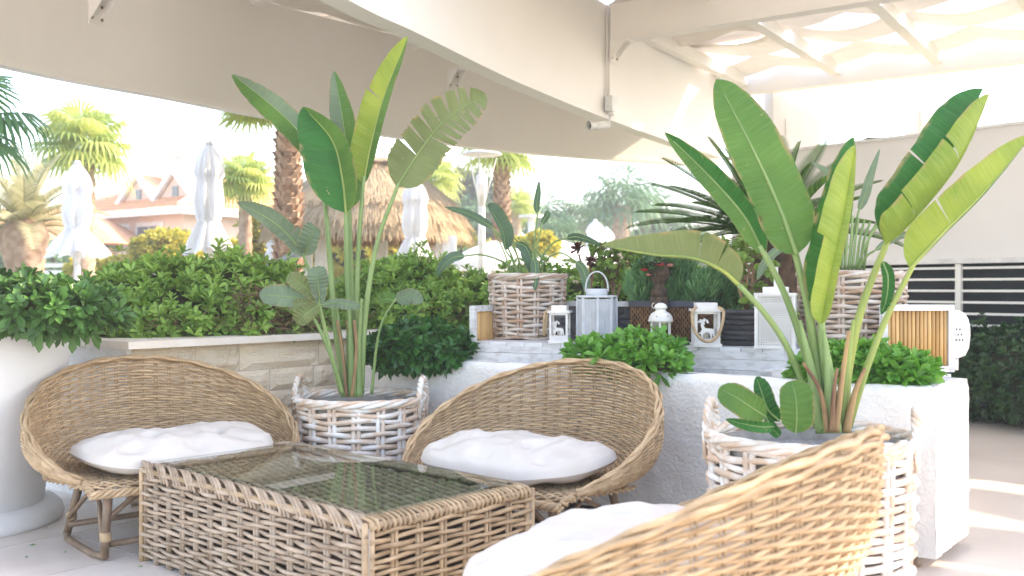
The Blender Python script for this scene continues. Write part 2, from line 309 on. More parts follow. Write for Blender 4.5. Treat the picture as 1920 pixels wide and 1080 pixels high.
def bush(name, label, cat, ells, n, L, Wd, m, group=None, zmin=None, k=8, twigs=0, seed=1, coresc=.8, spread=(25,80)):
    rs = np.random.RandomState(seed); base = Vector(np.mean([e[0] for e in ells], axis=0)); base.z = min(e[0][2]-e[1][2] for e in ells)
    t = thing(name, label, cat, base, group)
    p, nr = ell_points(ells, n, rs, zmin); a = nr*.8+np.array([[0, 0, .55]])+rs.normal(size=nr.shape)*.25
    o = foliage('foliage', p, a, k, L, Wd, m, t, seed=seed, spread=spread)
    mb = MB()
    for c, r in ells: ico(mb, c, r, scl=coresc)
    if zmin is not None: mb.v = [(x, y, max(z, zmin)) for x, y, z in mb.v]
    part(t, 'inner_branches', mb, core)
    if twigs:
        mt = MB()
        for _ in range(twigs):
            c, r = random.choice(ells); d = Vector((random.gauss(0,1), -abs(random.gauss(0,1))-.3, random.uniform(-.9,.1))).normalized()
            a0 = Vector((c[0]+d.x*r[0]*.95, c[1]+d.y*r[1]*.95, max(c[2]+d.z*r[2]*.95, (zmin or -9)+.02)))
            e = a0+Vector((random.uniform(-.16,.16), random.uniform(-.10,.02), random.uniform(-.05,.14)))
            mt.tube([a0, (a0+e)/2+Vector((0,-.03,random.uniform(-.02,.03))), e], .0028, 3)
        part(t, 'bare_twigs', mt, twig, stuff=True)
    return t
# ---------------------------------------------------------------- setting: ground, floor
DW = Vector((-.797,.605,0)); NW = Vector((.605,.797,0))      # planter wall direction / towards its back
C0 = Vector((1.784,4.19,0))
S0 = Vector((-2.068,5.40,0)); DS = Vector((.629,.778,0)); NS = Vector((-.778,.629,0))
mb = MB(); mb.add([(-180,-40,-.02),(180,-40,-.02),(180,330,-.02),(-180,330,-.02)], [(0,1,2,3)]); struct('ground', mb, grass)
mb = MB(); mb.box((-2.1,0,-.008), (17.8,20.4,.016)); flo = struct('floor', mb, floorm)
me = MB(); me.box((0,0,.004), (.597,.597,.008)); me = me.mesh('paving_slab', slab)
for i in range(-7, 7):
    for j in range(-1, 7):
        x, y = i*.606+.1, 3.0+j*.606; q = Vector((x, y, 0))
        c = DS*(x+1.3)+Vector((-DS.y, DS.x, 0))*(y-4.6)+Vector((-1.2,4.2,0))
        if c.x < .9: piece(flo, 'paving_slab', me, (c.x, c.y, .0+random.uniform(0,.0012)), (0,0,math.atan2(DS.y, DS.x)))
# ---------------------------------------------------------------- stone-clad wall with cap
SL = 3.6; SH = .872
t = thing('stone_wall', 'travertine clad garden wall with a smooth cream cap, behind the left wicker chair', 'wall', S0)
q = S0+DS*SL/2+NS*.17; rzS = math.atan2(DS.y, DS.x)
mb = MB(); mb.box((q.x, q.y, SH/2-.003), (SL-.01, .28, SH-.006), rzS); part(t, 'wall_core', mb, grout)
mb = MB(); e = S0-DS*.012+NS*1.0; mb.box((e.x, e.y, SH/2), (.03, 2.0, SH), rzS); part(t, 'rendered_end', mb, plaster)
mb = MB(); q = S0+DS*SL/2+NS*.14
mb.box((q.x, q.y, SH+.02), (SL+.12, .44, .04), rzS); part(t, 'coping', mb, travcap)
mb = MB(); q = S0+DS*.08+NS*1.15; mb.box((q.x, q.y, SH+.02), (.28, 1.5, .04), rzS); part(t, 'coping', mb, travcap)
nvar = []
for vv in range(7):
    b_ = MB(); random.seed(vv+30)
    def fn(u, v, vv=vv):
        ed = min(u, 1-u, v, 1-v); return Vector((u-.5, -(.010+.022*(.5+noise.noise(Vector((u*3+vv*5, v*2, vv))))) if ed > .01 else 0, v-.5))
    b_.grid(fn, 8, 4); b_.smooth = False; nvar.append(b_.mesh('stone_block', trav))
z = 0.02; row = 0; random.seed(11)
while z < SH-.01:
    h = min(random.choice((.115,.135,.16)), SH-z); 
    if SH-z-h < .03: h = SH-z
    s = -.005-random.uniform(0,.25)*0
    while s < SL-.05:
        L = min(random.uniform(.30,.62), SL-s); c = S0+DS*(s+L/2)+NS*.03
        piece(t, 'stone_block', random.choice(nvar), (c.x-S0.x, c.y-S0.y, z+h/2), (0,0,rzS), (L-.004, 1, h-.004)); s += L
    z += h
# low raised bed behind, carries the hedge and the bench
mb = MB()
for off, L, hh in ((.60,3.3,.74),):
    a = C0+NW*off+DW*(.22); b = a+DW*L
    mb.add([(a.x,a.y,0),(b.x,b.y,0),(b.x+NW.x*2.3,b.y+NW.y*2.3,0),(a.x+.50,a.y+1.6,0),(a.x,a.y,hh),(b.x,b.y,hh),(b.x+NW.x*2.3,b.y+NW.y*2.3,hh),(a.x+.50,a.y+1.6,hh)],
       [(0,3,2,1),(4,5,6,7),(0,1,5,4),(1,2,6,5),(2,3,7,6),(3,0,4,7)])
t = thing('raised_bed', 'low rendered bed behind the white planter that carries the limewashed bench', 'planter', (1.0,6.0,0)); part(t, 'rendered_base', mb, plaster)
a = S0+NS*.33; b = a+DS*6
mb = MB(); q = (a+b)/2+NS*.6; mb.box((q.x,q.y,.42), (6,1.2,.84), rzS)
t = thing('garden_bed', 'planted bed behind the travertine wall under the big clipped hedge', 'planter', (q.x,q.y,0)); part(t, 'soil_bed', mb, soil)
# ---------------------------------------------------------------- white rough plaster planter wall
t = thing('planter_wall', 'long rough white plaster planter running behind the chairs, on small feet', 'planter', C0)
PL = 3.5; PD = .58; z0, z1 = .055, .78
def ringpts(ins, z):
    a = C0+DW*ins+NW*ins; b = C0+DW*PL+NW*ins; c = C0+DW*PL+NW*(PD-ins); d = C0+DW*ins+NW*(PD-ins)
    return [Vector((p.x,p.y,z)) for p in (a,b,c,d)]
mb = MB()
def wallsheet(a, b, za, zb, nu, nv, nrm):
    def fn(u, v):
        p = a.lerp(b, u); zz = lerp(za, zb, v); am = .006*noise.noise(Vector((p.x*9, p.y*9, zz*9)))+.006*noise.noise(Vector((p.x*30, p.y*30, zz*30)))
        rr = max(0, (zz-(zb-.035))/.035); return Vector((p.x, p.y, zz))+nrm*(am-.03*rr*rr)+Vector((0,0,.008*noise.noise(Vector((p.x*5,p.y*5,3)))*v))
    mb.grid(fn, nu, nv)
cs = [C0, C0+DW*PL, C0+DW*PL+NW*PD, C0+NW*PD]
wallsheet(cs[1], cs[0], z0, z1, 140, 32, -NW); wallsheet(cs[0], cs[3], z0, z1, 30, 32, -DW); wallsheet(cs[3], cs[2], z0, z1, 60, 8, NW)
lip = ringpts(.03, z1-.001); inn = ringpts(.10, z1-.001); low = ringpts(.10, z1-.06)
mb.add(lip+inn+low, [(i, (i+1)%4, 4+(i+1)%4, 4+i) for i in range(4)]+[(4+i, 4+(i+1)%4, 8+(i+1)%4, 8+i) for i in range(4)])
bot = ringpts(.01, z0+.004); mb.add(bot, [(0,1,2,3)])
part(t, 'plaster_body', mb, plaster)
mb = MB(); mb.add(ringpts(.09, z1-.05), [(0,1,2,3)]); part(t, 'soil_surface', mb, soil)
for s, o_ in ((.10,.06),(.10,.50),(1.7,.06),(3.3,.06)):
    p = C0+DW*s+NW*o_; mb = MB(); mb.lathe([(.022,0),(.028,.008),(.018,.03),(.018,.062)], (p.x,p.y,.0), 12); part(t, 'foot', mb, rattandark)
# ---------------------------------------------------------------- big white pot at the left edge
pc = Vector((-2.86,5.05,0)); t = thing('plant_pot', 'very large smooth white tapered pot at the left edge, beside the left chair', 'pot', pc)
mb = MB(); mb.lathe([(.40,.06),(.44,.10),(.49,.45),(.585,.93),(.60,.965),(.60,.98),(.57,.985),(.545,.96),(.54,.90)], pc, 64, cap=False); part(t, 'pot_body', mb, potwhite)
mb = MB(); mb.lathe([(.47,.0),(.52,.004),(.54,.03),(.53,.07),(.50,.10),(.45,.105)], pc, 64); part(t, 'saucer', mb, potwhite)
mb = MB(); mb.lathe([(.0,.93),(.545,.93)], pc, 32, cap=False); part(t, 'soil_surface', mb, soil)
# ---------------------------------------------------------------- canopy: curved fascias, beams, rafters, fabric
ZB, ZT = 2.9, 4.05
def fascia(name, label, pts, thick, nseg=60):
    pts = catmull([Vector((x,y,0)) for x, y in pts], nseg); L = []; Rr = []
    for i, p in enumerate(pts):
        tn = (pts[min(i+1,nseg)]-pts[max(i-1,0)]).normalized(); nrm = Vector((-tn.y,tn.x,0)); L.append(p+nrm*thick); Rr.append(p)
    vs = []; 
    for a, b in zip(Rr, L): vs += [(a.x,a.y,ZB),(a.x,a.y,ZT),(b.x,b.y,ZT),(b.x,b.y,ZB)]
    fs = []
    for i in range(nseg):
        for k in range(4): fs.append((i*4+k, i*4+(k+1)%4, i*4+4+(k+1)%4, i*4+4+k))
    fs += [(3,2,1,0), (nseg*4, nseg*4+1, nseg*4+2, nseg*4+3)]
    t = thing(name, label, 'beam', (pts[nseg//2].x, pts[nseg//2].y, ZB)); mb = MB(); mb.add(vs, fs); part(t, 'fascia_panel', mb, paint)
    mb = MB(); v2 = []
    for a, b in zip(Rr, L):
        d = (b-a).normalized()*.015; v2 += [(a.x-d.x,a.y-d.y,ZB+.0),(a.x-d.x,a.y-d.y,ZB+.05),(a.x-d.x*.05,a.y-d.y*.05,ZB+.05),(a.x-d.x*.05,a.y-d.y*.05,ZB+.0)]
    mb.add(v2, [(i*4+k, i*4+(k+1)%4, i*4+4+(k+1)%4, i*4+4+k) for i in range(nseg) for k in range(4)]); part(t, 'edge_trim', mb, paint)
    return t, pts
f1, fp1 = fascia('curved_beam', 'tall curved white fascia of the canopy sweeping across the far left', [(-5.2,2.0),(-4.7,5.0),(-3.9,7.59),(-3.06,8.94),(-2.44,9.92),(-1.73,10.76),(-.70,11.84),(.55,12.8),(2.07,13.6),(2.91,13.9)], .10)
f2, fp2 = fascia('curved_beam', 'nearer curved white fascia crossing the top middle, with the security camera', [(-2.3,1.5),(-1.75,3.6),(-.98,5.88),(-.66,6.61),(-.18,7.75),(.18,8.53),(.93,9.98),(1.99,11.84),(2.72,12.98)], .15)
D3 = Vector((.83,-.56,0)).normalized(); N3 = Vector((-D3.y, D3.x, 0)); N3 = N3 if N3.y > 0 else -N3
B3 = Vector((1.02,9.98,0)); B4 = Vector((2.86,13.52,0))
for nm, lb, B, L, za, zb in (('canopy_beam','straight white beam running from the bracket at top right towards the corner', B3, 10, 3.67, 4.03), ('canopy_beam','lower far white beam across the upper right above the banana leaves', B4, 12, 3.80, 4.09)):
    a = B; b = B+D3*L; m_ = (a+b)/2; t = thing(nm, lb, 'beam', (m_.x,m_.y,za), 'straight canopy beams'); mb = MB(); mb.bar((a.x,a.y,(za+zb)/2), (b.x,b.y,(za+zb)/2), .12, zb-za); part(t, 'beam_section', mb, paint)
    mb = MB(); mb.bar((a.x,a.y,za-.008), (b.x,b.y,za-.008), .15, .014); part(t, 'lower_flange', mb, paint)
# rafters
for i, tt in enumerate((-1.0,.337,1.55,2.74,3.95,5.15,6.35,7.5,8.6)):
    a = B4+D3*tt-N3*.065; b = a-N3*(15 if tt > 1 else 3.4 if tt > 0 else 1.6)
    mb = MB(); mb.bar((a.x,a.y,4.05-.09), (b.x,b.y,4.05-.09), .12, .14)
    solo('rafter', mb, paint, 'white canopy rafter number %s from the left along the far beam'.replace('number %s', ['first','second','third','fourth','fifth','sixth','seventh','eighth','ninth'][i]), 'rafter', (a.x,a.y,3.9), 'rafters between the straight beams')
# rafters between the two curved fascias (upper left)
for i, (x, y) in enumerate(((-1.85,6.2),(-.95,8.2),(.1,10.2))):
    mb = MB(); a = Vector((x+.55,y-.65,3.97)); b = Vector((x-1.5,y+1.3,3.97)); mb.bar(a, b, .1, .14)
    solo('rafter', mb, paint, ['short white rafter between the curved fascias, nearest the top edge','middle short rafter between the curved fascias','farthest short rafter between the curved fascias'][i], 'rafter', a, 'short rafters')
# fabric strips: run along the beams and sag between the rafters
def strip(cx, cy, L, wd, z=4.07, sag=.18, edge=.1, ph=0, label='', step=1.2, name='fabric_strip', dirv=D3, nv=N3):
    mb = MB()
    def fn(u, v):
        s = u*L; c = abs(math.sin(math.pi*(s/step+ph))); e = (v-.5)*wd*(1-.35*edge*10*.5*c*(1 if True else 0)*.9)
        zz = z-.0-sag*c*(.5+.5*abs(v-.5)*2)+.006*math.sin(v*40+s)
        p = Vector((cx,cy,0))+dirv*s+nv*e; return Vector((p.x,p.y,zz))
    mb.grid(fn, int(L/.15), 8); return solo(name, mb, fabricm, label, 'canopy fabric', (cx,cy,z), 'fabric strips of the canopy')
b0 = B4-N3*.3
words = ['strip of off-white shade fabric nearest the far beam','second strip of shade fabric in from the far beam','third strip of shade fabric in from the far beam','fourth strip of shade fabric, above the straight beam','fifth strip of shade fabric, near the top edge']
for k in range(7):
    p = B4-N3*(.55+1.0*k)-D3*(1.3+.35*k)*(1 if k < 4 else 1)
    if k >= 4: p = p-D3*1.8
    wd = .78 if k < 4 else 1.12
    ed = .1 if k < 4 else .0
    strip(p.x, p.y, 14.5 if k < 4 else 13, wd, 4.10+(.02 if k % 2 else 0)+(.05 if k > 3 else 0), .12 if k < 4 else .05, ed, .2+k*.13, words[k] if k < 5 else 'off-white canopy fabric strip over the seating, %s one back from the straight beam' % ['','','','','','first','second','third','fourth','fifth','sixth','seventh','eighth','ninth','tenth','eleventh'][k])
# ceiling between and right of the curved fascias, overhead
mb = MB()
def fn(u, v):
    i = min(int(u*60), 60); a = fp1[i]; b = fp2[i]; p = a.lerp(b+Vector((-.12,0,0)), v); return Vector((p.x, p.y, 4.10-.05*abs(math.sin(u*30))-.03*math.sin(math.pi*v)))
mb.grid(fn, 60, 6); solo('ceiling_fabric', mb, fabricm, 'off-white fabric ceiling between the two curved fascias at the top left', 'canopy fabric', (-2,8,4.1))
mb = MB()
def fn(u, v):
    i = min(int(24+u*30), 60); a = fp2[i]; b = a+D3*lerp(2.4,1.0,u); p = a.lerp(b, v); return Vector((p.x+.05, p.y, 4.13-.04*abs(math.sin(u*25))))
mb.grid(fn, 40, 4); solo('ceiling_fabric', mb, fabricm, 'off-white fabric ceiling right of the nearer curved fascia, at the top edge', 'canopy fabric', (1,6,4.1))
# conduit, junction box, camera, brackets
pp = Vector((.93,9.98,0)); tn = (Vector((1.99,11.84,0))-Vector((.18,8.53,0))).normalized(); nf = Vector((tn.y,-tn.x,0))
t = thing('cable_conduit', 'thin white cable conduit running down the curved fascia to a junction box', 'conduit', pp+nf*.03+Vector((0,0,3.1)))
for k in (0,1):
    mb = MB(); q = pp+nf*.025+tn*(.05*k); mb.tube([(q.x,q.y,4.03),(q.x,q.y,3.1)], .011, 6); part(t, 'pipe', mb, paint)
mb = MB(); q = pp+nf*.06+tn*.02; mb.box((q.x,q.y,3.04), (.13,.08,.15), math.atan2(tn.y,tn.x)); part(t, 'junction_box', mb, plastic)
t = thing('security_camera', 'small white bullet security camera under the nearer curved fascia', 'camera', (q.x,q.y,2.95))
mb = MB(); mb.lathe([(.035,0),(.04,-.02),(.025,-.04)], (q.x,q.y,2.965), 12); mb.tube([(q.x,q.y,2.95),(q.x-.02,q.y,2.86),(q.x-.06,q.y-.02,2.82)], .014, 6); part(t, 'mount', mb, plastic)
mb = MB(); mb.tube([(q.x-.03,q.y-.02,2.83),(q.x-.2,q.y-.12,2.80)], .038, 12); mb.tube([(q.x-.17,q.y-.10,2.812),(q.x-.235,q.y-.14,2.805)], [.043,.043], 12, cap=False); part(t, 'camera_body', mb, plastic)
mb = MB(); mb.tube([(q.x-.2,q.y-.12,2.80),(q.x-.208,q.y-.125,2.80)], .028, 12); part(t, 'lens', mb, blackm)
def bracket(p, d, label, name='bracket'):
    t = thing(name, label, 'bracket', p); p = Vector(p); d = Vector(d).normalized(); s = d.cross(Vector((0,0,1)))
    mb = MB(); mb.bar(p, p+Vector((0,0,-.2)), .14, .012, up=d); mb.bar(p+Vector((0,0,0)), p+d*.2, .14, .012); part(t, 'plates', mb, paint)
    for k in (-.06,.06):
        m2 = MB(); a = p+s*k; m2.add([a+s*.004, a+Vector((0,0,-.17))+s*.004, a+d*.17+s*.004, a-s*.004, a+Vector((0,0,-.17))-s*.004, a+d*.17-s*.004], [(0,1,2),(5,4,3),(0,3,4,1),(1,4,5,2),(2,5,3,0)]); part(t, 'web', m2, paint)
    for k in (-.05,.05):
        for zz in (-.05,-.15):
            m3 = MB(); a = p+s*k+Vector((0,0,zz))+d*.006; m3.tube([a, a+d*.012], .012, 6); part(t, 'bolt', m3, rattandark)
bracket(Vector((1.02,9.98,3.65)), D3, 'white steel bracket where the straight beam meets the curved fascia')
i = 38; bracket(P(850,135,11.0), Vector((.6,-.75,0)), 'white steel bracket on the far curved fascia under the nearer one')
bracket(P(180,0,7.9), Vector((.8,-.4,0)), 'white steel bracket at the top left corner of the far fascia')
# ---------------------------------------------------------------- white building at the right
BD = Vector((-.66,.75,0)).normalized(); B0 = Vector((4.78,9.3,0)); BN = Vector((BD.y,-BD.x,0)); BN = BN if BN.y > 0 else -BN
t = thing('white_building', 'long blank white building wall with a louvred opening at the right', 'building', B0)
def wseg(s0, s1, za, zb, off=0, th=.25):
    a = B0+BD*s0+BN*(off+th/2); b = B0+BD*s1+BN*(off+th/2); m_ = MB(); m_.bar((a.x,a.y,(za+zb)/2), (b.x,b.y,(za+zb)/2), th, zb-za); return m_
m_ = wseg(-5, 3.3, 1.49, 2.73); part(t, 'wall', m_, bwall)
m_ = wseg(-5, 3.3, 0, .45); part(t, 'plinth', m_, bwall)
m_ = wseg(1.9, 3.3, .45, 1.49); part(t, 'wall', m_, bwall)
m_ = wseg(-5, 1.9, 1.44, 1.49, -.02); part(t, 'lintel', m_, trim)
m_ = wseg(-5, 3.4, 2.73, 2.76, -.03, .32); part(t, 'coping', m_, trim)
m_ = wseg(-5, 1.9, .45, 1.44, .16, .02); part(t, 'dark_backing', m_, dark)
lou = wseg(-5, 1.9, -.012, .012, .03, .02)
og = B0; lou.v = [(x-og.x,y-og.y,z) for x,y,z in lou.v]; lm = lou.mesh('louvre_bar', paint)
for k in range(9): piece(t, 'louvre_bar', lm, (0,0,.50+k*.112))
for s in (1.86,.62,-.62,-1.9):
    a = B0+BD*s+BN*.03; m_ = MB(); m_.box((a.x,a.y,.945), (.055,.05,.985), math.atan2(BD.y,BD.x)); part(t, 'mullion', m_, paint)
# pillars and upper blocks behind
for (px0, px1, py0, py1, d, lab) in ((1452,1540,40,282,13.2,'tall sunlit cream pillar block behind the banana leaves'),(1715,1768,60,262,12.6,'narrow pale pillar standing above the white building wall')):
    a = P(px0,py1,d); b = P(px1,py1,d); zt = P(0,py0,d).z; mb = MB(); c = (a+b)/2; w_ = (b-a).length
    t = thing('pillar', lab, 'pillar', (c.x,c.y+.3,0)); mb.box((c.x,c.y+w_/2,zt/2), (w_,w_*.8,zt)); part(t, 'shaft', mb, bwall)
    mb = MB(); mb.box((c.x,c.y+w_/2,zt+.03), (w_+.1,w_*.8+.1,.06)); part(t, 'cap', mb, trim)
    mb = MB(); mb.box((c.x-w_*.2,c.y+w_*.08,2.9), (.05,.03,1.1)); part(t, 'drain_strip', mb, trim)
mb = MB(); a = P(1655,259,10.6); mb.box(a+Vector((.1,.5,.0)), (.35,.5,.09)); solo('roof_vent', mb, blackm, 'flat dark box on top of the white building wall', 'vent', a)
# ---------------------------------------------------------------- wicker chairs
RX, RY, YC, AM = .64, .50, .36, 128
def chair_s(adeg, v, off=0):
    """bowl of the chair: angle from the back (deg), v 0 at the seat .. 1 at the rim"""
    def raw(ad, v):
        a = R(ad); q = .5+.5*math.cos(math.pi*min(abs(ad)/AM, 1)); zr = .36+.475*q**.6
        b = [(.42,.335),(.97,.325),(1.07,.335+(zr-.335)*.42),(1.0,zr)]
        k = ((1-v)**3, 3*v*(1-v)**2, 3*v*v*(1-v), v**3); rho = sum(k[i]*b[i][0] for i in range(4)); z = sum(k[i]*b[i][1] for i in range(4))
        lean = .03*q*v*v
        return Vector((RX*rho*math.sin(a), YC+(RY*rho+lean)*math.cos(a)*(1.0), z))
    p = raw(adeg, v)
    if off:
        e = .5; du = raw(adeg+e, v)-raw(adeg-e, v); dv = raw(adeg, min(v+.01,1))-raw(adeg, max(v-.01,0)); nn = du.cross(dv).normalized(); p = p+nn*off
    return p
def make_chair(label, poly=1.0):
    t = thing('wicker_chair', label, 'chair', (0,0,0), 'rattan tub chairs round the table'); NST = 42; rows = 50
    for r in range(rows):
        v = .02+(r/(rows-1))**1.0*.965; mb = MB(); path = []
        n = NST*2
        for i in range(n+1):
            ad = -AM+2*AM*i/n; sgn = (1 if (i//2+r//1) % 2 else -1) if i % 2 == 0 else 0
            path.append(chair_s(ad, min(1,max(0,v+random.gauss(0,.0012))), .0075*sgn))
        mb.tube(path, .0060, 5); part(t, 'strand', mb, rattan)
    mst = MB()
    for i in range(NST+1):
        ad = -AM+2*AM*i/NST
        for dd in (-.55,.55):
            mb = MB(); mb.tube([chair_s(ad+dd, k/11*.99) for k in range(12)], .0040, 4); mst.add(mb.v, mb.f)
    mst.smooth = True; part(t, 'stakes', mst, rattan, stuff=True)
    for k, (vv, rr, of) in enumerate(((1.0,.009,0),(.995,.008,.012),(.975,.008,-.010))):
        mb = MB(); mb.tube([chair_s(-AM+2*AM*i/90, min(1,vv)-.0 , of+.006*math.sin(i*1.1+k*2.1))+Vector((0,0,.004*math.sin(i*1.1+k*2.1+1.5))) for i in range(91)], rr, 6); part(t, 'rim_band', mb, rattan)
    # seat rows between the tips
    for r in range(26):
        y = -.045+r*.0175; a_ = (y-YC)/RY; wd = .50+.06*min(1, r/10) if y < .1 else RX*.9*math.sqrt(max(.02, 1-((y-YC)/(RY*1.02))**2))
        mb = MB(); nn = 26; mb.tube([(lerp(-wd, wd, i/nn), y-.0*0+.035*(1-(2*i/nn-1)**2)*(-1 if y < .1 else 0)*max(0,1-y/.1), .335+.0065*((1 if (i+r) % 2 else -1))-(.02*(max(0,.0-y)/.045))) for i in range(nn+1)], .0065, 5)
        part(t, 'seat_strand', mb, rattan)
    for k in range(4):
        mb = MB(); mb.tube([(lerp(-.51,.51,i/60), -.062-.036*(1-(i/30-1)**2)+.013*math.sin(i*.9+k*1.57), .312+.013*math.cos(i*.9+k*1.57)) for i in range(61)], .0085, 6); part(t, 'front_braid', mb, rattan)
    for sx in (-1, 1):
        for k in range(3):
            mb = MB(); mb.tube([(sx*(.50+.012*math.sin(k*2+i*.8)), lerp(-.05,.06,i/10), .318+.03*(i/10)+.012*math.cos(k*2+i*.8)) for i in range(11)], .008, 6); part(t, 'corner_braid', mb, rattan)
    mb = MB()
    mb.grid(lambda u, v: Vector(((u-.5)*.80, .10+v*.55, .318)), 4, 4); part(t, 'seat_base', mb, rattandark)
    # legs and runners
    for sx in (-1, 1):
        for (x0, y0, x1, y1) in ((.40,.03,.43,.0),(.36,.50,.42,.55)):
            mb = MB(); mb.tube([(sx*x0, y0, .325),(sx*lerp(x0,x1,.5), lerp(y0,y1,.5), .18),(sx*x1, y1, .022)], [.021,.019,.018], 10); part(t, 'leg', mb, rattandark)
            mb = MB(); mb.lathe([(.021,0),(.025,.005),(.025,.035),(.021,.04)], (sx*lerp(x0,x1,.72), lerp(y0,y1,.72), .09), 10); part(t, 'binding', mb, rattan)
        mb = MB(); mb.tube([(sx*.43,-.01,.03),(sx*.445,.10,.02),(sx*.445,.45,.02),(sx*.42,.56,.03)], .016, 8); part(t, 'runner', mb, rattandark)
        mb = MB(); mb.tube([(sx*.43,.0,.10),(sx*.40,.02,.19),(sx*.30,.02,.265),(sx*.18,.03,.30)], .013, 8); part(t, 'arched_brace', mb, rattandark)
        mb = MB(); mb.tube([(sx*.43,.03,.10),(sx*.40,.15,.23),(sx*.38,.27,.28),(sx*.38,.40,.22),(sx*.42,.53,.10)], .011, 8); part(t, 'arched_brace', mb, rattandark)
    for y in (.03,.53):
        mb = MB(); mb.tube([(-.42,y,.07),(.42,y,.07)], .015, 8); part(t, 'stretcher', mb, rattandark)
    mb = MB(); mb.tube([(-.36,.03,.30),(.36,.03,.30)], .016, 8); part(t, 'seat_rail', mb, rattandark)
    return t
def make_cushion(label):
    mb = MB(); nu, nv = 56, 40; tufts = [(-.27,.16),(0,.12),(.27,.16),(-.16,-.06),(.16,-.06),(0,-.24),(-.30,-.2),(.3,-.2)]
    def surf(u, v, top):
        a = u*2*math.pi; rr = v; ex = .72; ca, sa = math.cos(a), math.sin(a)
        x = .47*rr*math.copysign(abs(ca)**ex, ca)*(1+.03*math.sin(3*a+1)); y = .31*rr*math.copysign(abs(sa)**ex, sa)*(1+.04*math.sin(5*a))
        h = .112*(1-rr**2.8)**.5
        d = sum(math.exp(-((x-tx)**2+(y-ty)**2)/.0022) for tx, ty in tufts)
        cre = .026*(.35-abs(noise.noise(Vector((x*5,y*5,.3+top)))))+.012*noise.noise(Vector((x*11,y*11,4)))+.004*noise.noise(Vector((x*30,y*24,7)))
        z = (h*(1-.45*min(d,1))+ (cre if rr < .97 else 0))*(1 if top else -.55)
        return Vector((x, y, z+.03*(x/.47)**2+.016*noise.noise(Vector((x*3,y*3,2)))))
    mb.grid(lambda u, v: surf(u, v, 1), nu*2, nv); mb.grid(lambda u, v: surf(1-u, v, 0), nu*2, nv)
    o = link('cushion', mb.mesh('cushion', cloth)); ORG[o.name] = Vector((0,0,0)); return tag(o, label, 'cushion', 'cream seat cushions')
proto = make_chair('round rattan tub chair at the left beside the white pot')
proto_c = make_cushion('cream tufted cushion lying in the left rattan chair')
def put_chair(c, f, first, label, clabel, cz=.40, cs=1.0, ctilt=0, sy=1.0, cy=.27):
    fx, fy = Vector(f).normalized(); th = math.atan2(fx, -fy); loc = Vector((c[0], c[1], 0))-Matrix.Rotation(th,3,'Z')@Vector((0,YC*sy,0))
    if first: t, cu = proto, proto_c
    else:
        t = proto.copy(); COL.objects.link(t)
        for ch in list(CH): 
            q = ch.copy(); COL.objects.link(q); q.parent = t
        cu = proto_c.copy(); COL.objects.link(cu); t['label'] = label; cu['label'] = clabel
    t.location = loc; t.rotation_euler = (0,0,th); t.scale = (1,sy,1); p = loc+Matrix.Rotation(th,3,'Z')@Vector((0,cy,0)); cu.location = (p.x,p.y,cz); cu.rotation_euler = (R(3),0,th+ctilt); cu.scale = (cs,cs*(1 if sy == 1 else 1.15),1)
CH = list(proto.children)
put_chair((-1.69,4.90), (.62,-.72), True, '', '')
put_chair((.075,4.66), (-.62,-.74), False, 'round rattan tub chair in the middle, in front of the white planter', 'cream tufted cushion lying in the middle rattan chair')
put_chair((.41,2.83), (-.80,.52), False, 'blurred rattan tub chair in the right foreground seen from behind', 'cream tufted cushion in the foreground rattan chair at the bottom edge', sy=1.12, cy=.27)
# ---------------------------------------------------------------- wicker table with glass top
TH = .42
def G(px, py, z): return P(px, py, F*(EYE-z)/(py-540))
gz = TH+.012
T0, T1, T2 = G(700,965,gz), G(297,868,gz), G(980,910,gz)
ax = (T1-T0).normalized(); LX = (T1-T0).length; ay = Vector((ax.y,-ax.x,0)); ay = ay if ay.dot(T2-T0) > 0 else -ay; LY = (T2-T0).dot(ay)
print('table', LX, LY, ax, ay)
# body frame a little larger than the glass
t = thing('wicker_table', 'low rectangular coffee table woven from thick rattan', 'table', ((T0+ax*LX/2+ay*LY/2).x, (T0+ax*LX/2+ay*LY/2).y, 0))
BO = T0-ax*.03-ay*.05; BLX, BLY = LX+.06, LY+.09; BO.z = 0
def side(o, d, nrm, L, nst, m, name='cane'):
    rows = 17
    for r in range(rows):
        z = .035+r*(TH-.06)/(rows-1); path = []; n = nst*4; ph = random.uniform(-.003,.003)
        for i in range(n+1):
            s = i/n*L; c = math.cos(math.pi*i/4+(math.pi if r % 2 else 0)); p = o+d*s+nrm*(.012*c+.004); path.append((p.x, p.y, z+ph+.0035*math.sin(i*.7+r*2)+.004*(c)))
        mb = MB(); mb.tube(path, [.0085+.001*math.sin(i*.3+r) for i in range(n+1)], 6); part(t, name, mb, m)
    for i in range(nst+1):
        for k in (-.008,.010):
            p = o+d*(i/nst*L+k); mb = MB(); mb.tube([(p.x,p.y,.01),(p.x,p.y,TH-.02)], .0085, 6); part(t, 'stake', mb, m)
p1 = BO; p2 = BO+ax*BLX; p3 = p2+ay*BLY; p4 = BO+ay*BLY
side(p1, ax, -ay, BLX, 14, rattangrey); side(p1, ay, -ax, BLY, 7, rattan); side(p4, ax, ay, BLX, 14, rattangrey); side(p2, ay, ax, BLY, 7, rattangrey)  # right-hand short side in warmer rattan: bounce light put into its colour
for p in (p1,p2,p3,p4):
    for k in range(3):
        a = k*2.1; mb = MB(); mb.tube([(p.x+.014*math.cos(a), p.y+.014*math.sin(a), .0),(p.x+.014*math.cos(a), p.y+.014*math.sin(a), TH-.005)], .011, 7); part(t, 'corner_post', mb, rattan)
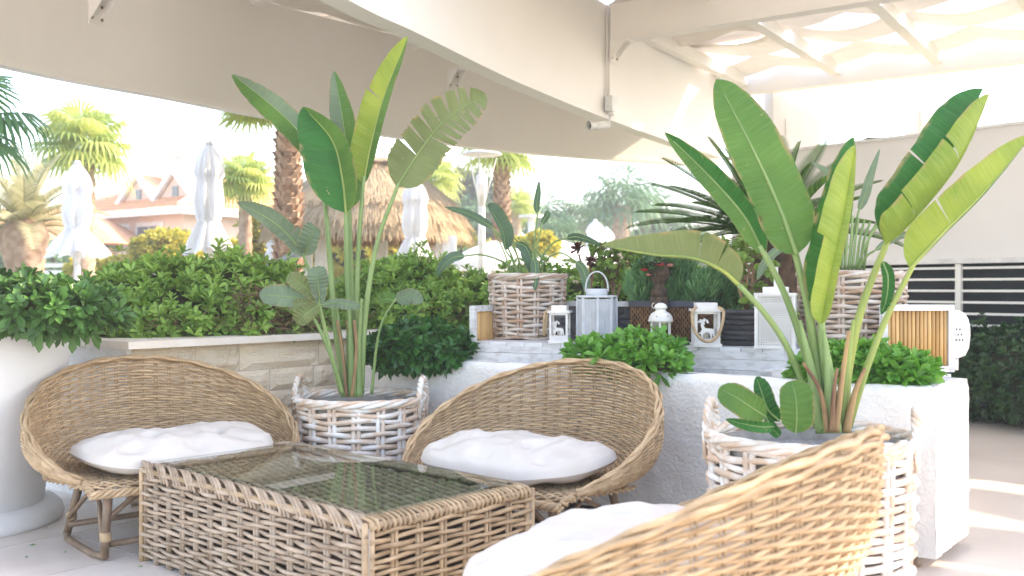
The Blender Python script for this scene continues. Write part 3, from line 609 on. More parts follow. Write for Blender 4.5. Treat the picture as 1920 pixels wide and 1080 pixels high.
# top border: rail plus wraps on the short side, plaited loops on the long side
for (o, d, nrm, L) in ((p1,ax,-ay,BLX),(p1,ay,-ax,BLY),(p4,ax,ay,BLX),(p2,ay,ax,BLY)):
    mb = MB(); a = o+nrm*.006; b = a+d*L; mb.tube([(a.x,a.y,TH-.016),(b.x,b.y,TH-.016)], .0115, 8); part(t, 'top_rail', mb, rattan)
    mb = MB(); a = o-nrm*.045; b = a+d*L; mb.tube([(a.x,a.y,TH-.004),(b.x,b.y,TH-.004)], .010, 8); part(t, 'top_rail', mb, rattangrey)
def wraps(o, d, nrm, L, n, m):
    for i in range(n):
        s = (i+.5)/n*L; mb = MB(); q = o+d*s; e = q+d*random.uniform(-.004,.004)
        mb.tube([(q-nrm*.055)+Vector((0,0,TH-.012)), (q-nrm*.045)+Vector((0,0,TH+.006)), (q-nrm*.02)+Vector((0,0,TH+.004)), e+nrm*.008+Vector((0,0,TH-.002)), e+nrm*.020+Vector((0,0,TH-.018)), e+nrm*.012+Vector((0,0,TH-.036))], .0065, 6); part(t, 'wrap', mb, m)
wraps(p1, ay, -ax, BLY, 34, rattan); wraps(p2, ay, ax, BLY, 26, rattangrey)  # wraps repeat the painted warm side, greyer on the far one
def plait(o, d, nrm, L, n, m):
    for i in range(n):
        s = i/n*L
        for k in range(3):
            mb = MB(); st = L/n; f = lambda u, h, z: (o+d*(s+k*.024+u*st*1.25)-nrm*h)+Vector((0,0,z))
            mb.tube(catmull([f(-.1,-.014,TH-.05), f(.1,-.012,TH-.012), f(.5,.008,TH+.006), f(1.0,.035,TH+.008), f(1.5,.052,TH-.006)], 8), .0068, 6); part(t, 'plait', mb, m)
plait(p1, ax, -ay, BLX, 14, rattangrey); plait(p4, ax, ay, BLX, 14, rattangrey)
topdark = mat('dark_rattan_top', (.46,.37,.25), (.26,.20,.13), .6, 14, .2, 60, rnd=.1)
# woven top panel under the glass
for i in range(34):
    mb = MB(); y = (i+.5)/34*(BLY-.12)+.06; path = []
    for k in range(41):
        q = BO+ax*lerp(.05,BLX-.05,k/40)+ay*y; path.append((q.x,q.y,TH-.030+.006*(1 if (k//2+i)%2 else -1)))
    mb.tube(path, .0085, 5); part(t, 'top_cane', mb, topdark)
mb = MB()
for i in range(21):
    q = BO+ax*lerp(.05,BLX-.05,i/20); a = q+ay*.05; b = q+ay*(BLY-.05); mb.bar((a.x,a.y,TH-.03), (b.x,b.y,TH-.03), .016, .006)
part(t, 'top_ribs', mb, topdark, stuff=True)
q = BO+ax*BLX/2+ay*BLY/2; mb = MB(); mb.box((q.x,q.y,.2), (BLX-.08,BLY-.08,.32), math.atan2(ax.y,ax.x)); part(t, 'inner_box', mb, mat('dark_rattan_interior', (.07,.045,.03), (.04,.025,.015), .9, 20))
gp = [T0, T0+ax*LX, T0+ax*LX+ay*LY, T0+ay*LY]; mb = MB(); zz = (TH+.0165, TH+.0225)
mb.add([(p.x,p.y,zz[0]) for p in gp]+[(p.x,p.y,zz[1]) for p in gp], [(3,2,1,0) if ax.cross(ay).z > 0 else (0,1,2,3), (4,5,6,7) if ax.cross(ay).z > 0 else (7,6,5,4), (0,1,5,4),(1,2,6,5),(2,3,7,6),(3,0,4,7)])
solo('glass_top', mb, glass, 'clear glass sheet on top of the rattan coffee table', 'table glass', (q.x,q.y,zz[0]))
# ---------------------------------------------------------------- baskets
def basket(label, c, rt, rb, h, rows, nst, m, handles=None, hl=.12, seed=0, fill=gravel):
    random.seed(seed); c = Vector(c); t = thing('wicker_basket', label, 'basket', c, 'whitewashed rattan baskets')
    rad = lambda z: lerp(rb, rt, min(1,z/h)**.7)
    tr = h/rows/2*.80
    for r in range(rows):
        z = h*.03+(h*.90)*r/(rows-1); n = nst*6; path = []
        top = r > rows-4 or r < 2
        for i in range(n):
            a = 2*math.pi*i/n; ph = math.pi*i/6+(math.pi if r % 2 else 0); rr = rad(z)+(.35*tr*math.sin(i*.8+r) if top else tr*.85*math.cos(ph)); zz = z+(tr*.6*math.sin(i*.35+r*1.7) if top else tr*(.30*math.cos(ph)+.2*math.sin(i*.23+r)))
            path.append(c+Vector((rr*math.cos(a), rr*math.sin(a), zz)))
        mb = MB(); mb.tube(path, [tr*(1+.12*math.sin(i*.37+r*3)) for i in range(n)], 6, closed=True); part(t, 'cane', mb, m)
    for i in range(nst):
        for k in (-.5,.5):
            a = 2*math.pi*(i)/nst+k*tr*2.0/rt; mb = MB(); mb.tube([c+Vector(((rad(z))*math.cos(a), (rad(z))*math.sin(a), z)) for z in (.01,h*.3,h*.6,h*.93)], tr*.95, 5); part(t, 'stake', mb, m)
    for k in range(4):
        n = nst*6; mb = MB(); mb.tube([c+Vector(((rt+tr*1.1*math.cos(i*.32+k*1.57))*math.cos(2*math.pi*i/n), (rt+tr*1.1*math.cos(i*.32+k*1.57))*math.sin(2*math.pi*i/n), h*.965+tr*1.0*math.sin(i*.32+k*1.57))) for i in range(n)], tr*.85, 6, closed=True); part(t, 'rim_braid', mb, m)
    mb = MB(); mb.lathe([(rb*.93,.02),(rb*.95,h*.5),(rt*.94,h*.93)], c, 40, cap=False); part(t, 'liner', mb, mat('basket_liner', (.42,.39,.36), (.28,.26,.24), .9, 20))
    mb = MB(); mb.lathe([(0,h*.86),(rt*.5,h*.875),(rt*.95,h*.86)], c, 32, cap=False); part(t, 'soil_surface', mb, fill)
    for a in handles or []:
        a = R(a); e = Vector((math.cos(a), math.sin(a), 0)); s = Vector((-e.y, e.x, 0)); o = c+e*(rt+.005)
        for k in range(3):
            path = []
            for i in range(41):
                u = i/40; th = math.pi*u; x = hl*.62*math.cos(th); zz = h*.90+(hl*1.25)*math.sin(th)**.8 if 0 < u < 1 else h*.80
                ph = i*.75+k*2.09; path.append(o+s*(x+.010*math.cos(ph)*math.cos(th))+e*(.010*math.sin(ph))+Vector((0,0,zz+.010*math.cos(ph)*math.sin(th))))
            mb = MB(); mb.tube(path, .0095, 6); part(t, 'handle_cord', mb, m)
    return t
BK1 = Vector((-.855,5.6,0)); BK2 = Vector((1.17,3.92,0))
basket('large whitewashed rattan basket standing on the floor between the left and middle chairs', BK1, .355, .335, .60, 17, 17, wash, (168, -8+0), .125, 3)
basket('large whitewashed rattan basket with twisted handle standing behind the foreground chair', BK2, .385, .36, .64, 18, 18, wash, (155, -22), .13, 4)
BZ = .886
BKA = Vector(((989-960)/F*6.2, 6.2, BZ)); BKB = Vector((1.83,5.36,BZ))
basket('tan and white rattan basket standing at the left end of the white bench', BKA, .235, .215, .40, 15, 14, washwarm, None, .1, 5, soil)
basket('tall tan and white rattan basket standing at the right end of the white bench', BKB, .275, .25, .40, 15, 15, washwarm, None, .1, 6, soil)
# ---------------------------------------------------------------- limewashed bench on the planter
E0 = Vector((-.236,5.87,0)); DE = (Vector((1.46,5.10,0))-E0).normalized(); NE = Vector((-DE.y, DE.x, 0)); EL = 2.25; rzE = math.atan2(DE.y, DE.x)
t = thing('bench', 'long limewashed wooden bench with bamboo filled end panels standing on the white planter', 'bench', E0)
n = 20; pl = MB(); pl.box((0,0,0), (EL/n-.003,.62,.022)); plm = pl.mesh('plank', whitewood)
for i in range(n):
    q = DE*(EL*(i+.5)/n)+NE*.31; piece(t, 'plank', plm, (q.x,q.y,BZ-.011-.0015*random.random()), (random.gauss(0,.002),0,rzE))
for (z, hh, of) in ((.845,.038,.012),(.797,.052,.004),(.757,.022,-.012)):
    q = E0+DE*EL/2+NE*of; mb = MB(); mb.box((q.x,q.y,z), (EL-.02,.02,hh), rzE); part(t, 'front_board', mb, whitewood)
q = E0+DE*EL/2+NE*.63; mb = MB(); mb.box((q.x,q.y,1.10), (EL,.03,.035), rzE); part(t, 'back_rail', mb, whitewood)
q = E0+DE*EL/2+NE*.31; mb = MB(); mb.box((q.x,q.y,.75), (EL-.06,.55,.02), rzE); part(t, 'base_board', mb, rattandark)
def endpanel(o, d, L, z0, z1, nc, bar=.035):
    d = Vector(d).normalized(); a = math.atan2(d.y, d.x)
    for (s0,s1,za,zb) in ((0,bar,z0,z1),(L-bar,L,z0,z1),(bar,L-bar,z1-bar,z1),(bar,L-bar,z0,z0+bar)):
        q = o+d*(s0+s1)/2; mb = MB(); mb.box((q.x,q.y,(za+zb)/2), (s1-s0,.034,zb-za), a); part(t, 'panel_frame', mb, whitewood)
    cw = (L-2*bar)/nc; cm = MB(); cm.lathe([(cw*.47,z0+bar-.002),(cw*.49,(z0+z1)/2),(cw*.46,z1-bar+.002)], (0,0,0), 8); cm = cm.mesh('bamboo_cane', bamboo)
    for i in range(nc):
        q = o+d*(bar+cw*(i+.5))-E0; piece(t, 'bamboo_cane', cm, (q.x,q.y+random.uniform(-.002,.002),0), (0,0,i*1.3))
endpanel(E0+Vector((0,0,0)), NE, .64, .762, 1.095, 22)
endpanel(Vector((1.815,4.90,0)), (.36,.03,0), .37, .785, 1.118, 15, .03)
mb = MB(); mb.box((1.95,5.03,.745), (.42,.26,.06), .05); part(t, 'end_base', mb, whitewood)
q = Vector((2.165,4.95,0)); mb = MB(); mb.bar((2.168,4.96,.95),(2.05,5.35,.95), .03,.32); part(t, 'panel_frame', mb, whitewood)
def B(px, off=0):
    """point on the bench top under picture column px, off metres behind its front edge"""
    k = (px-960)/F; o = E0+NE*off; s = (k*o.y-o.x)/(DE.x-k*DE.y); q = o+DE*s; return Vector((q.x,q.y,BZ))
# lanterns ---------------------------------------------------------
def house_lantern(label, c, w_, h, rz, ropeside='front', deer=True):
    t = thing('lantern', label, 'lantern', c, 'white wooden lanterns with reindeer'); M = Matrix.Rotation(rz,3,'Z'); c = Vector(c); f = lambda x,y,z: c+M@Vector((x,y,z)); b = .11*w_
    mb = MB(); mb.box(f(0,0,.008), (w_*1.12,w_*1.12,.016), rz); part(t, 'base', mb, trim)
    for sx in (-1,1):
        for sy in (-1,1): mb = MB(); mb.box(f(sx*(w_/2-b/2),sy*(w_/2-b/2),h*.42), (b,b,h*.80), rz); part(t, 'post', mb, trim)
    for sy in (-1,1):
        mb = MB(); mb.box(f(0,sy*(w_/2-b/2),.03), (w_-2*b,b*.6,.028), rz); mb.box(f(0,sy*(w_/2-b/2),h*.79), (w_-2*b,b*.6,.02), rz); part(t, 'rail', mb, trim)
        mb = MB(); mb.box(f(sy*(w_/2-b/2),0,.03), (b*.6,w_-2*b,.028), rz); mb.box(f(sy*(w_/2-b/2),0,h*.79), (b*.6,w_-2*b,.02), rz); part(t, 'rail', mb, trim)
    mb = MB(); mb.box(f(0,0,h*.83), (w_*1.18,w_*1.18,.014), rz); part(t, 'roof_plate', mb, trim)
    mb = MB(); mb.box(f(0,0,h*.92), (w_*.82,w_*.82,h*.16), rz); part(t, 'chimney', mb, trim)
    # cut-out reindeer panel behind the front and side frames
    P2 = [(-.30,.0),(-.24,.0),(-.20,.22),(-.05,.30),(.10,.28),(.16,.0),(.22,.0),(.24,.30),(.30,.02),(.36,.04),(.32,.38),(.28,.46),(-.10,.50),(-.18,.62),(-.10,.72),(-.20,.76),(-.32,.68),(-.30,.58),(-.26,.44),(-.34,.28),(-.42,.30),(-.40,.22),(-.30,.20)]
    def plate(rot):
        mb = MB(); s = w_*.82; Mr = Matrix.Rotation(rz+rot,3,'Z'); g = lambda x,y,z: c+Mr@Vector((x,y,z))
        vs = [g(x*s,-w_/2+b*.4,.045+z*s) for x,z in P2]+[g(x*s,-w_/2+b*.4+.004,.045+z*s) for x,z in P2]; n_ = len(P2)
        mb.add(vs, [tuple(range(n_)), tuple(range(2*n_-1,n_-1,-1))]+[(i,(i+1)%n_,n_+(i+1)%n_,n_+i) for i in range(n_)])
        for (x,z) in ((-.22,.86),(-.12,.92),(-.32,.88),(-.02,.86),(.02,.78),(-.4,.80)):
            q = g(x*s,-w_/2+b*.4+.002,.045+z*s); r_ = .055*s; 
            mb.box(q, (r_*2,.004,r_*.9), rz+rot, None); mb.box(q+Vector((0,0,.0)), (r_*.9,.0045,r_*2), rz+rot)
        mb.bar(g(-.22*s,-w_/2+b*.4+.002,.045+.7*s), g(-.12*s,-w_/2+b*.4+.002,.045+.95*s), .004,.012); mb.bar(g(-.22*s,-w_/2+b*.4+.002,.045+.7*s), g(-.36*s,-w_/2+b*.4+.002,.045+.9*s), .004,.012)
        part(t, 'reindeer_cutout', mb, trim)
    plate(0); plate(R(90))
    mb = MB(); mb.lathe([(.018*w_/.12,.017),(.018*w_/.12,h*.4),(.004,h*.41)], c, 12); part(t, 'candle', mb, cloth)
    mb = MB(); zt = h*.90
    if ropeside == 'front': pts = [f(-w_*.44,-w_*.5,zt), f(-w_*.62,-w_*.70,zt-h*.12), f(-w_*.56,-w_*.74,h*.40), f(-w_*.22,-w_*.78,h*.16), f(w_*.16,-w_*.78,h*.16), f(w_*.46,-w_*.74,h*.38), f(w_*.60,-w_*.70,zt-h*.12), f(w_*.44,-w_*.5,zt)]
    else: pts = [f(-w_*.42,-.3*w_,zt), f(-w_*.75,-.32*w_,zt-h*.1), f(-w_*.84,-.3*w_,h*.45), f(-w_*.86,0,h*.20), f(-w_*.82,.3*w_,h*.45), f(-w_*.72,.32*w_,zt-h*.1), f(-w_*.42,.3*w_,zt)]
    mb.tube(catmull(pts, 40), .0085 if ropeside == 'front' else .0075, 8); part(t, 'rope_handle', mb, rope)
house_lantern('small white lantern with reindeer cut-out beside the left rattan basket', B(1050,.05), .105, .215, rzE+R(12), 'side')
house_lantern('wider white lantern with rope handle hanging across its front', B(1323,.07), .135, .235, rzE+R(22), 'front')
# grey slatted lantern
c = B(1119,.12); t = thing('lantern', 'tall pale grey slatted lantern with arched wire handle', 'lantern', c); n = 8; rr = .112; hh = .262; rz0 = rzE+R(22.5)
for k in range(n):
    a = rz0+k*math.pi/4; q = c+Vector((rr*math.cos(a), rr*math.sin(a), hh/2)); mb = MB(); mb.box(q, (.012,.012,hh), a); part(t, 'post', mb, greywood)
    a2 = a+math.pi/8; ap = rr*math.cos(math.pi/8); d = Vector((-math.sin(a2), math.cos(a2), 0)); mb = MB()
    for j in range(9):
        q = c+Vector((ap*math.cos(a2), ap*math.sin(a2), hh/2))+d*((j-4)*.0088); mb.box(q, (.004,.0048,hh-.02), a2)
    part(t, 'slats', mb, greywood, stuff=True)
    mb = MB(); mb.lathe([(0,0),(.0,0)], c, 3, cap=False) if False else mb.box(c+Vector((ap*.985*math.cos(a2), ap*.985*math.sin(a2), hh/2)), (.001,rr*.74,hh-.02), a2); part(t, 'inner_screen', mb, mat('lantern_paper', (.52,.53,.56), None, .8))
for z in (.006,hh+.004): mb = MB(); mb.lathe([(.118,z-.006),(.118,z+.006)], c, 8, True, None); part(t, 'ring_plate', mb, greywood)
mb = MB(); mb.lathe([(.062,hh+.01),(.062,hh+.045),(.056,hh+.048)], c, 24); part(t, 'neck', mb, greywood)
mb = MB(); mb.tube([c+DE*(.068*math.cos(x))+Vector((0,0,hh+.03+.115*math.sin(x)**.8 if 0 < x < 3.14 else hh+.03)) for x in [math.pi*i/24 for i in range(25)]], .0045, 6); part(t, 'wire_handle', mb, greywood)
# moroccan style metal lantern
c = B(1236,.0)+Vector((0,0,0)); c = c+NE*.03; t = thing('lantern', 'ivory metal lantern with domed pierced roof and glass sides, among the green leaves', 'lantern', c)
mb = MB(); mb.lathe([(.072,0),(.072,.012),(.060,.02),(.06,.028)], c, 6); part(t, 'base', mb, metalw)
for k in range(6):
    a = k*math.pi/3+.3; q = c+Vector((.055*math.cos(a), .055*math.sin(a), .08)); mb = MB(); mb.box(q, (.007,.010,.105), a); part(t, 'corner_bar', mb, metalw)
    a += math.pi/6; q = c+Vector((.047*math.cos(a), .047*math.sin(a), .08)); mb = MB(); mb.box(q, (.002,.046,.10), a); part(t, 'glass_pane', mb, glass)
mb = MB(); mb.lathe([(.066,.130),(.070,.134),(.066,.142),(.062,.160),(.050,.176),(.032,.186),(.028,.190),(.028,.200),(.036,.203),(.036,.209),(.030,.222),(.014,.232),(.0,.234)], c, 28); part(t, 'domed_roof', mb, metalw)
for k in range(6):
    a = k*math.pi/3; q = c+Vector((.0605*math.cos(a), .0605*math.sin(a), .160)); mb = MB(); mb.box(q, (.003,.007,.007), a); part(t, 'roof_hole', mb, blackm)
mb = MB(); mb.tube([c+Vector((-.036+.0*k, 0, .218))+Vector((-.012*math.sin(x), 0, .014*math.cos(x))) for k, x in enumerate([math.pi*i/10 for i in range(11)])], .002, 5); part(t, 'wire_handle', mb, metalw)
mb = MB(); mb.lathe([(.018,.028),(.018,.085)], c, 12); part(t, 'candle', mb, mat('red_brown_candle', (.30,.09,.05), None, .6))
# white lattice lantern
c = B(1455,.10); w_, h = .205, .285; rz = rzE+R(6); M = Matrix.Rotation(rz,3,'Z'); t = thing('lantern', 'large white square lantern with perforated lattice sides, behind the banana stems', 'lantern', c)
for sx in (-1,1):
    for sy in (-1,1): mb = MB(); mb.box(c+M@Vector((sx*(w_/2-.008),sy*(w_/2-.008),h/2)), (.016,.016,h), rz); part(t, 'post', mb, trim)
for k in range(4):
    Mk = Matrix.Rotation(rz+k*math.pi/2,3,'Z'); mb = MB(); nx, nz = 14, 22
    for i in range(nx+1): mb.box(c+Mk@Vector((lerp(-w_/2+.016,w_/2-.016,i/nx), -w_/2+.006, h/2)), (.0052,.004,h-.03), rz+k*math.pi/2)
    part(t, 'lattice_uprights', mb, trim, stuff=True); mb = MB()
    for j in range(nz+1): mb.box(c+Mk@Vector((0, -w_/2+.0065, lerp(.014,h-.014,j/nz))), (w_-.03,.0052,.0052), rz+k*math.pi/2)
    part(t, 'lattice_bars', mb, trim, stuff=True)
for z in (.006,h-.004): mb = MB(); mb.box(c+Vector((0,0,z)), (w_+.006,w_+.006,.014), rz); part(t, 'frame_plate', mb, trim)
mb = MB(); mb.box(c+Vector((0,0,h+.018)), (w_*.62,w_*.62,.034), rz); part(t, 'neck', mb, trim)
mb = MB(); mb.box(c+M@Vector((.0,0,h+.085)), (.022,.012,.11), rz); part(t, 'handle', mb, trim)
# slate block planters (stacked ledge stone look)
def slatepot(label, c, w_, d, h, rz, roundish=False):
    t = thing('stone_planter', label, 'planter', c, 'dark slate planters'); M = Matrix.Rotation(rz,3,'Z'); c = Vector(c)
    if roundish:
        for r in range(7):
            z = h*r/7; mb = MB(); mb.lathe([(w_/2*(.93+.02*random.random()),z+.002),(w_/2*(.99+.02*random.random()),z+h/14),(w_/2*(.95+.02*random.random()),z+h/7-.001)], c, 30, wob=lambda a, z, r=r: 1+.03*noise.noise(Vector((math.cos(a)*5+r*9, math.sin(a)*5, r)))); part(t, 'slate_course', mb, slate)
    else:
        for r in range(6):
            x = -w_/2
            while x < w_/2-.01:
                L = min(random.uniform(.06,.15), w_/2-x); mb = MB(); mb.box(c+M@Vector((x+L/2, random.uniform(-.006,.006), h*(r+.5)/6)), (L-.002, d, h/6-.002), rz); part(t, 'slate_block', mb, slate); x += L
    mb = MB(); 
    if roundish: mb.lathe([(0,h-.012),(w_/2*.9,h-.012)], c, 20, cap=False)
    else: mb.box(c+Vector((0,0,h+.001)), (w_*.9,d*.8,.006), rz)
    part(t, 'soil_surface', mb, soil); return t
slatepot('rectangular dark slate planter behind the grey slatted lantern', B(1135,.36), .62, .18, .20, rzE)
slatepot('round dark slate planter between the rope lantern and the lattice lantern', B(1392,.27), .24, .24, .195, rzE, True)
# woven brown planter with black rim
c = B(1262,.31); t = thing('planter_box', 'brown woven planter box with black rim and base, holding small conifers', 'planter', c); wb, db, hb = .44, .2, .225
mb = MB(); mb.box(c+Vector((0,0,.014)), (wb+.004,db+.004,.028), rzE); part(t, 'base', mb, blackm)
mb = MB(); mb.box(c+Vector((0,0,hb/2)), (wb-.012,db-.012,hb-.02), rzE); part(t, 'box_core', mb, mat('dark_core', (.06,.035,.02), None, .9))
mbw = MB()
Mb = Matrix.Rotation(rzE,3,'Z')
for i in range(40):
    x = lerp(-wb/2+.006,wb/2-.006,i/39); path = [c+Mb@Vector((x+.0025*math.sin(j*1.57+i*3.14), -db/2-.001+.003*math.cos(j*1.57+i*3.14), .03+j*(hb-.05)/22)) for j in range(23)]; m1 = MB(); m1.tube(path, .0042, 4); mbw.add(m1.v, m1.f)
for i in range(18):
    y = lerp(-db/2+.006,db/2-.006,i/17)
    for sx in (-1,1):
        path = [c+Mb@Vector((sx*(wb/2+.003*math.cos(j*1.57+i*3.14)), y, .03+j*(hb-.05)/22)) for j in range(23)]; m1 = MB(); m1.tube(path, .0042, 4); mbw.add(m1.v, m1.f)
part(t, 'seagrass_weave', mbw, seagrass, stuff=True)
mb = MB()
for (x,y,lx,ly) in ((0,-db/2,wb+.02,.02),(0,db/2,wb+.02,.02),(-wb/2,0,.02,db-.022),(wb/2,0,.02,db-.022)): mb.box(c+Mb@Vector((x,y,hb)), (lx,ly,.034), rzE)
part(t, 'rim', mb, mat('black_rim', (.035,.04,.06), None, .5))
mb = MB(); mb.box(c+Vector((0,0,hb-.005)), (wb-.02,db-.02,.01), rzE); part(t, 'soil_surface', mb, soil)
PB = c
# small dark urn with roses
c = P(1236,503,5.58); t = thing('urn', 'dark woven urn holding red and pink roses behind the conifers', 'vase', Vector((c.x,c.y,BZ))); uz = c.z
urnm = mat('dark_woven_urn', (.09,.055,.035), (.03,.02,.012), .8, 40, .9, 70)
mb = MB(); mb.lathe([(.05,BZ),(.05,uz-.16)], (c.x,c.y,0), 16); part(t, 'stand', mb, urnm)
mb = MB(); mb.lathe([(.045,-.16),(.05,-.13),(.028,-.10),(.032,-.085),(.055,-.05),(.064,-.01),(.058,.02),(.066,.03),(.05,.03)], (c.x,c.y,uz), 22, wob=lambda a, z: 1+.02*math.sin(z*260)); part(t, 'bowl', mb, urnm)
def rose(p, r, m, parent):
    mb = MB()
    for k in range(16):
        a = k*2.4; rr = r*(.25+.75*k/15); tilt = .3+.9*k/15; d = Vector((math.cos(a), math.sin(a), 0)); s = Vector((-d.y,d.x,0)); o = Vector(p)+d*rr*.35
        u = (d*math.sin(tilt)+Vector((0,0,1))*math.cos(tilt)); w2 = r*.5
        mb.add([o-s*w2*.5, o+s*w2*.5, o+u*r*.6+s*w2, o+u*r*.8+d*r*.1, o+u*r*.6-s*w2], [(0,1,2,3,4)])
    part(parent, 'rose', mb, m)
for (px,py,r,m) in ((1238,499,.030,redf),(1256,500,.024,pinkf),(1209,508,.022,redf),(1216,517,.016,pinkf),(1266,484,.013,pinkf)): q = P(px,py,5.54); rose(q, r, m, t)
pts, nr = ell_points([(P(1228,494,5.58),(.09,.06,.04))], 60, np.random.RandomState(5)); foliage('foliage', pts, nr, 4, .035, .016, hedged, t, seed=5)
# round white perforated lamp behind the right panel
c = P(1786,625,5.35); t = thing('perforated_lamp', 'white perforated plastic garden lamp peeking out behind the bamboo panel', 'lamp', (c.x,c.y,.76))
rl = .088
mb = MB(); mb.lathe([(rl*.35,-.132),(rl*.72,-.118),(rl*.93,-.075),(rl*1.0,-.01),(rl*.99,.03),(rl*.90,.075),(rl*.72,.105),(rl*.4,.122),(0,.126)], c, 40, cap=False); part(t, 'shade', mb, plastic)
mb = MB(); mb.lathe([(.03,.0),(.03,c.z-.13-.76)], (c.x,c.y,.76), 12); part(t, 'stem', mb, plastic)
for j in range(3):
    for k in range(3):
        a = R(-112+k*11+j*5); z = .025-.028*j; q = c+Vector((rl*1.005*math.cos(a), rl*1.005*math.sin(a), z)); mb = MB(); mb.box(q, (.006,.004,.010), a); part(t, 'slot', mb, blackm)
# ---------------------------------------------------------------- big leaved plants
CAM = Vector((0,0,EYE))
def prof(s, tip=2.2, base=.28):
    a = min(1, s/base); f = math.sqrt(max(0, 1-(1-a)**2)); b = max(0, (s-.45)/.55); return f*max(0, 1-b**tip)**.8
def blade(parent, mid, wl, wr, al, ar, m, tears_l=(), tears_r=(), curl=0, tip=2.2, base=.28, name='leaf', ribm=None, rib=.006, n=44, mr_=None, slant=.22, curll=None, curlr=None, rag=0, label=None):
    """leaf from its base to its tip; wl/wr = half widths in photo pixels as they show; al/ar = angle of each half out of the
    picture plane in degrees (positive towards the viewer); tears = places along the rib where the blade is split"""
    pts = catmull([P(*q) for q in mid], n); dep = [p.y for p in pts]; obs = []
    lf = None
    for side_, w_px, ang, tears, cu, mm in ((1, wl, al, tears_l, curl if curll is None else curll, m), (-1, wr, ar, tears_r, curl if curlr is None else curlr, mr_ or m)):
        if w_px <= 0: continue
        cuts = [0]+sorted(tears)+[1]; mb = MB()
        for ci in range(len(cuts)-1):
            s0, s1 = cuts[ci], cuts[ci+1]; da = random.uniform(-9, 9) if len(cuts) > 2 else 0; sh = random.uniform(-.004, .004) if len(cuts) > 2 else 0
            ns = max(3, int((s1-s0)*n*1.2)); nq = 9
            def fn(u, q, s0=s0, s1=s1, da=da, ci=ci):
                g = .007 if ci > 0 else 0; g1 = .007 if ci < len(cuts)-2 else 0
                s = lerp(s0+(g+.008*rag)*q*(1 if ci > 0 else 0), s1-(g1+.008*rag)*q*(1 if ci < len(cuts)-2 else 0), u)
                x = s*n; i = min(int(x), n-1); p = pts[i].lerp(pts[i+1], x-i); t = (pts[min(i+2,n)]-pts[max(i-1,0)]).normalized()
                v = (p-CAM).normalized(); sd_ = t.cross(v); sd_ = sd_.normalized() if sd_.length > 1e-4 else Vector((1,0,0)); nn = sd_.cross(t).normalized(); nn = nn if nn.dot(v) < 0 else -nn
                f = prof(s, tip, base); w_ = w_px/F*p.y*f*(1+.05*noise.noise(Vector((s*9, side_*3, w_px)))+rag*.10*noise.noise(Vector((s*40, side_, w_px))))
                a0 = R(ang+da*q); wr_ = w_/max(.3, math.cos(R(ang))); K = 6; y = z = 0.0
                for k in range(K):
                    qq = q*(k+.5)/K; th = a0+R(cu)*qq-R(cu)*.35; y += math.cos(th)/K*q; z += math.sin(th)/K*q
                rip = .010*math.sin(s*60+side_+w_px)*q*f*(.3+.7*abs(noise.noise(Vector((s*5,side_,1)))))
                return p+sd_*side_*(y*wr_)+nn*(z*wr_+rip)+t*(slant*q*wr_)
            mb.grid(fn, ns, nq, lambda u, q, s0=s0, s1=s1: (q, lerp(s0, s1, u)))
        if lf is None: lf = part(parent, name, mb, mm, label); 
        else: part(lf, 'leaf_half', mb, mm)
    if rib:
        mb = MB(); k = int(n*.97); mb.tube([p+(CAM-p).normalized()*rib*.15 for p in pts[:k]], [rib*(1-.85*i/n) for i in range(k)], 6); part(lf, 'midrib', mb, ribm or stemg)
    return lf
def stem(parent, path, r0, r1, m, name='stem', n=20):
    pts = catmull([P(*q) if not isinstance(q, Vector) else q for q in path], n); mb = MB(); mb.tube(pts, [lerp(r0, r1, (i/n)**.8) for i in range(n+1)], 8); return part(parent, name, mb, m)
random.seed(21)
# ---- left plant
t = thing('bird_of_paradise_plant', 'tall bird of paradise plant in the left whitewashed basket, its right leaf torn into strips', 'plant', (BK1.x,BK1.y,.52)); d = 5.6
L = t; by = 738
stem(L, [(646,by,d),(628,600,d),(618,480,d),(608,370,d),(590,285,d+.05)], .021, .011, stemg)
blade(L, [(596,300,5.65),(560,246,5.68),(500,190,5.75),(434,139,5.9)], 27, 24, 15, -20, lf_mid, curl=20, name='leaf', mr_=lf_grey, ribm=stemg)
stem(L, [(655,by,d-.02),(655,600,d-.02),(650,500,d-.02),(648,388,d-.03)], .022, .011, stemg)
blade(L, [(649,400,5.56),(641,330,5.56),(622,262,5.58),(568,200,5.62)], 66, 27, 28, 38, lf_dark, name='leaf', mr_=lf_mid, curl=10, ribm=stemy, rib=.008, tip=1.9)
stem(L, [(660,by,d+.05),(660,600,d+.05),(657,480,d+.06),(655,380,d+.06)], .02, .011, stemg)
blade(L, [(662,388,5.68),(652,300,5.68),(642,220,5.7),(626,132,5.75)], 26, 24, 30, -25, lf_grey, name='leaf', mr_=lf_mid, curl=25, base=.2)
stem(L, [(667,by,d),(668,600,d),(672,470,d),(682,330,d)], .021, .011, stemg)
blade(L, [(681,345,5.6),(697,265,5.6),(722,175,5.6),(765,68,5.65)], 36, 12, 35, -40, lf_yel, (.62,), (), name='leaf', mr_=lf_mid, curl=30, ribm=stemy, tip=2.6)
stem(L, [(676,by,d-.05),(684,600,d-.05),(706,460,d-.05),(748,342,d-.05)], .021, .010, stemg)
blade(L, [(744,350,5.55),(786,285,5.53),(838,222,5.52),(912,178,5.6)], 46, 46, 10, 12, lf_olive, (.30,.42,.52,.61,.70,.79,.87), (.48,.55,.62,.68,.75,.82,.9), name='leaf', curl=10, rag=1, base=.2, tip=3.2, ribm=stemg)
stem(L, [(640,by,d-.12),(615,640,d-.16),(590,540,d-.2),(566,470,d-.24)], .014, .008, stemg)
blade(L, [(572,480,5.35),(540,440,5.32),(500,408,5.32),(444,380,5.4)], 16, 24, -30, 30, lf_grey, (), (.3,), name='leaf', curl=30, base=.2)
